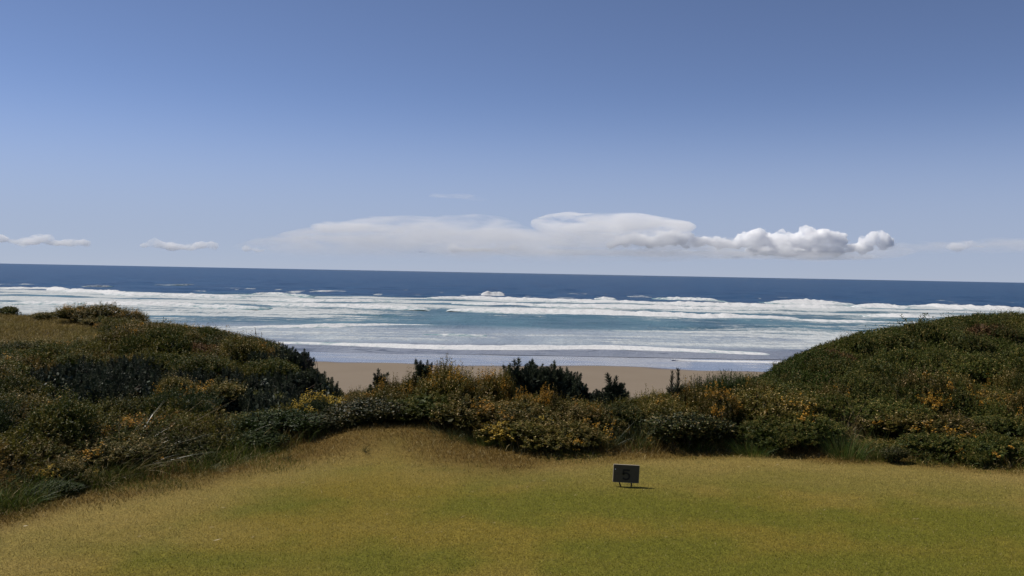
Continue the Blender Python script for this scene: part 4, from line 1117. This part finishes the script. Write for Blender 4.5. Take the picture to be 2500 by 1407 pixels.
# grass on the crest of the left dune and between the bushes everywhere
n = 90000
u = rng.uniform(-.80, -.40, n); y = rng.uniform(15.5, 25.5, n); x = u * y
keep = rng.uniform(size=n) < sstep(16.5, 18, y) * (1 - sstep(-.47, -.43, u)); x, y, u = x[keep], y[keep], u[keep]; n = len(x)
pn = fbm(x / 1.2, y / 1.2, octaves=3, seed=92)[:, None]
col = np.array([.30, .200, .060]) * (1 - pn) + np.array([.17, .155, .035]) * pn
blades('dune_grass', x, y, rng.uniform(.06, .16, n), .009, jitter(col, n, .5, 1.3, .08), .7, BLADE, 3, 2, label='brownish grass covering the crest of the left dune')
n = 70000
x, y, u = scatter_uy(n, -.72, .72, 7.5, 26)
d = (y - edge_y(u)); yr = ridge_y(u)
keep = (d > .1) & (y < yr + 1.0) & ~((u < -.45) & (y > 17)); x, y, u = x[keep], y[keep], u[keep]; n = len(x)
pn = fbm(x / .9, y / .9, octaves=3, seed=93)[:, None]
col = np.array([.085, .060, .022]) * (1 - pn) + np.array([.050, .060, .016]) * pn
blades('undergrowth', x, y, rng.uniform(.05, .22, n), .010, jitter(col, n, .5, 1.5, .05), .8, BLADE, 4, 2, label='tangled stems and grass between the bushes of both dunes')
# dead stems and clippings lying on the turf
n = 420
x, y, u = scatter_uy(n, -.62, .62, 6.9, 11.6, .8)
keep = (y < edge_y(u) + .1); x, y = x[keep], y[keep]; n = len(x)
a = rng.uniform(0, 3.14, n); z = T(x, y) + .012
D = np.stack([np.cos(a), np.sin(a), rng.uniform(0, .25, n)], 1); S = np.stack([-np.sin(a), np.cos(a), .5 + 0 * a], 1)
b = Bag(); b.add(*leaf_quads(np.stack([x, y, z], 1), nrm(D), nrm(S), rng.uniform(.015, .075, n), rng.uniform(.003, .007, n), rng.uniform(.4, 1, n)))
link('straw_litter', b.build('straw_litter', M_STRAW), kind='stuff', label='bits of pale straw and petals lying on the turf')

# ------------------------------------------------------------------ the tee sign with its number
def box(b, c, s, bev=.003):
    x, y, z = np.array(s) / 2
    V = []
    for (sx, sy, sz) in [(a, b2, c2) for a in (-1, 1) for b2 in (-1, 1) for c2 in (-1, 1)]:
        V += [(sx * (x - bev), sy * (y - bev), sz * z), (sx * (x - bev), sy * y, sz * (z - bev)), (sx * x, sy * (y - bev), sz * (z - bev))]
    import bmesh
    bm = bmesh.new()
    for v in V: bm.verts.new(v)
    r = bmesh.ops.convex_hull(bm, input=bm.verts)
    bm.verts.ensure_lookup_table(); bm.verts.index_update()
    P = np.array([v.co[:] for v in bm.verts]) + np.array(c); Fq = np.array([[v.index for v in f.verts] for f in bm.faces]); bm.free()
    b.add(P, Fq, np.full(len(P), .5))
t = NT('weathered_board')
co = t.node('ShaderNodeTexCoord').outputs['Object']
gr = t.noise(t.mapped(co, (14, 60, 160)), 1.0, 5, .6, .5); bl = t.noise(co, 16.0, 3, .6)
cc = t.mix(gr, c3(.062, .055, .036), c3(.130, .115, .080))
nz = t.node('ShaderNodeSeparateXYZ', {0: t.node('ShaderNodeNewGeometry').outputs['Normal']})
cc = t.mix(t.math('MULTIPLY', bl, .5), cc, c3(.055, .050, .033))
t.bsdf(Base_Color=cc, Roughness=.9, Specular_IOR_Level=.06, Normal=t.bump(gr, .5, .003))
M_BOARD = t.m
t = NT('lit_edge'); co = t.node('ShaderNodeTexCoord').outputs['Object']  # pale tone paints the light caught by the board's edges
t.bsdf(Base_Color=t.mix(t.noise(co, 90.0, 3), c3(.20, .165, .12), c3(.32, .28, .21)), Roughness=.8, Specular_IOR_Level=.2)
M_LIT_EDGE = t.m
M_DIGIT = plain('dark_paint', (.020, .019, .015), .7, 60)
M_LEG = plain('dark_leg', (.030, .026, .020), .8, 60)
M_SPOT = NT('spot_white'); M_SPOT.bsdf(Base_Color=c3(.8, .8, .78), Roughness=.35, Metallic=.3); M_SPOT = M_SPOT.m
SY = float(on_plane(1528.0, 1188.0, T1(2.4 * .28, 9.2))[1])
sd = ray(1528.0, 1188.0); SX = sd[0] * SY; SG = T1(SX, SY)
px2m = SY / FPX
sign = bpy.data.objects.new('tee_sign', None); COL.objects.link(sign)
sign.location = (SX, SY, SG)
sign['label'] = 'small weathered grey board with the number 5 on two short legs in the turf'; sign['category'] = 'sign'
ET = .0042
W, H, TH = 63 * px2m, 43 * px2m, .022
panel_c = np.array([0, 0, 32.0 * px2m])
b = Bag(); box(b, (0, 0, 0), (W - ET, TH, H - ET), .002); pm = b.build('panel', M_BOARD)
pn_o = link('panel', pm, sign); pn_o.location = panel_c; pn_o.rotation_euler = (0, math.radians(1.9), 0)
# sunlit board edges, painted as four thin pale strips that cap it
for (c, s) in (((0, .001, H / 2), (W, TH + .002, ET)), ((0, .001, -H / 2), (W, TH + .002, ET)), ((-W / 2, .001, 0), (ET, TH + .002, H - ET - .0002)), ((W / 2, .001, 0), (ET, TH + .002, H - ET - .0002))):
    b = Bag(); box(b, (0, 0, 0), s, .0012); e = link('lit_edge_strip', b.build('lit_edge_strip', M_LIT_EDGE), pn_o); e.location = c
# the digit: one continuous raised stroke
st = 4.0 * px2m
pts = [(8.2, 9.0), (-7.0, 9.0), (-7.0, .8)]
arc = [(-7.0 + 0, .8)]
for k in range(25):
    a = math.radians(150 - k * 12.5)
    arc.append((-.3 + 8.3 * math.cos(a), -6.2 + 8.0 * math.sin(a)))
path = np.array(pts + arc[1:]) * px2m * .98
dv = np.zeros_like(path); dv[1:-1] = nrm(path[2:] - path[:-2]); dv[0] = nrm(path[1:2] - path[:1])[0]; dv[-1] = nrm(path[-1:] - path[-2:-1])[0]
b = Bag()
def ribbon(p, w):
    d = np.gradient(p, axis=0); d = nrm(d); nn = np.stack([-d[:, 1], d[:, 0]], 1)
    l, r = p + nn * w / 2, p - nn * w / 2
    y0, y1 = -TH / 2 - .0004, -TH / 2 - .003
    V = np.concatenate([np.stack([l[:, 0], np.full(len(p), y1), l[:, 1]], 1), np.stack([r[:, 0], np.full(len(p), y1), r[:, 1]], 1), np.stack([l[:, 0], np.full(len(p), y0), l[:, 1]], 1), np.stack([r[:, 0], np.full(len(p), y0), r[:, 1]], 1)])
    m = len(p); i = np.arange(m - 1)
    Fq = np.concatenate([np.stack([i, i + 1, i + 1 + m, i + m], 1), np.stack([i, i + 2 * m, i + 1 + 2 * m, i + 1], 1), np.stack([i + m, i + m + 1, i + 1 + 3 * m, i + 3 * m], 1),
                         np.array([[0, m, 3 * m, 2 * m], [m - 1, 3 * m - 1, 4 * m - 1, 2 * m - 1]])])
    b.add(V, Fq, np.full(len(V), .5))
ribbon(path[[0, 1]] + np.array([[0, 0], [-st / 2, 0]]), st)
ribbon(path[[1, 2]] + np.array([[0, -st / 2], [0, -st * .2]]), st)
ribbon(path[2:], st)
dg = link('digit', b.build('digit', M_DIGIT), pn_o)
b = Bag(); box(b, (0, 0, 0), (.011, .004, .011), .0015); sc = link('pale_spot', b.build('pale_spot', M_SPOT), pn_o); sc.location = (-27.2 * px2m, -TH / 2 - .002, 10.2 * px2m)  # small near-white block on the board, upper left
for (x0, x1) in ((-16.2, -13.2), (13.8, 13.0)):
    b = Bag(); tube(b, [(x1 * px2m, 0, -.06), (x1 * px2m, 0, 0), (x0 * px2m, 0, 11.5 * px2m), (x0 * px2m, .0, 13 * px2m)], .0075, .0075, 6)
    link('leg', b.build('leg', M_LEG, True), sign)
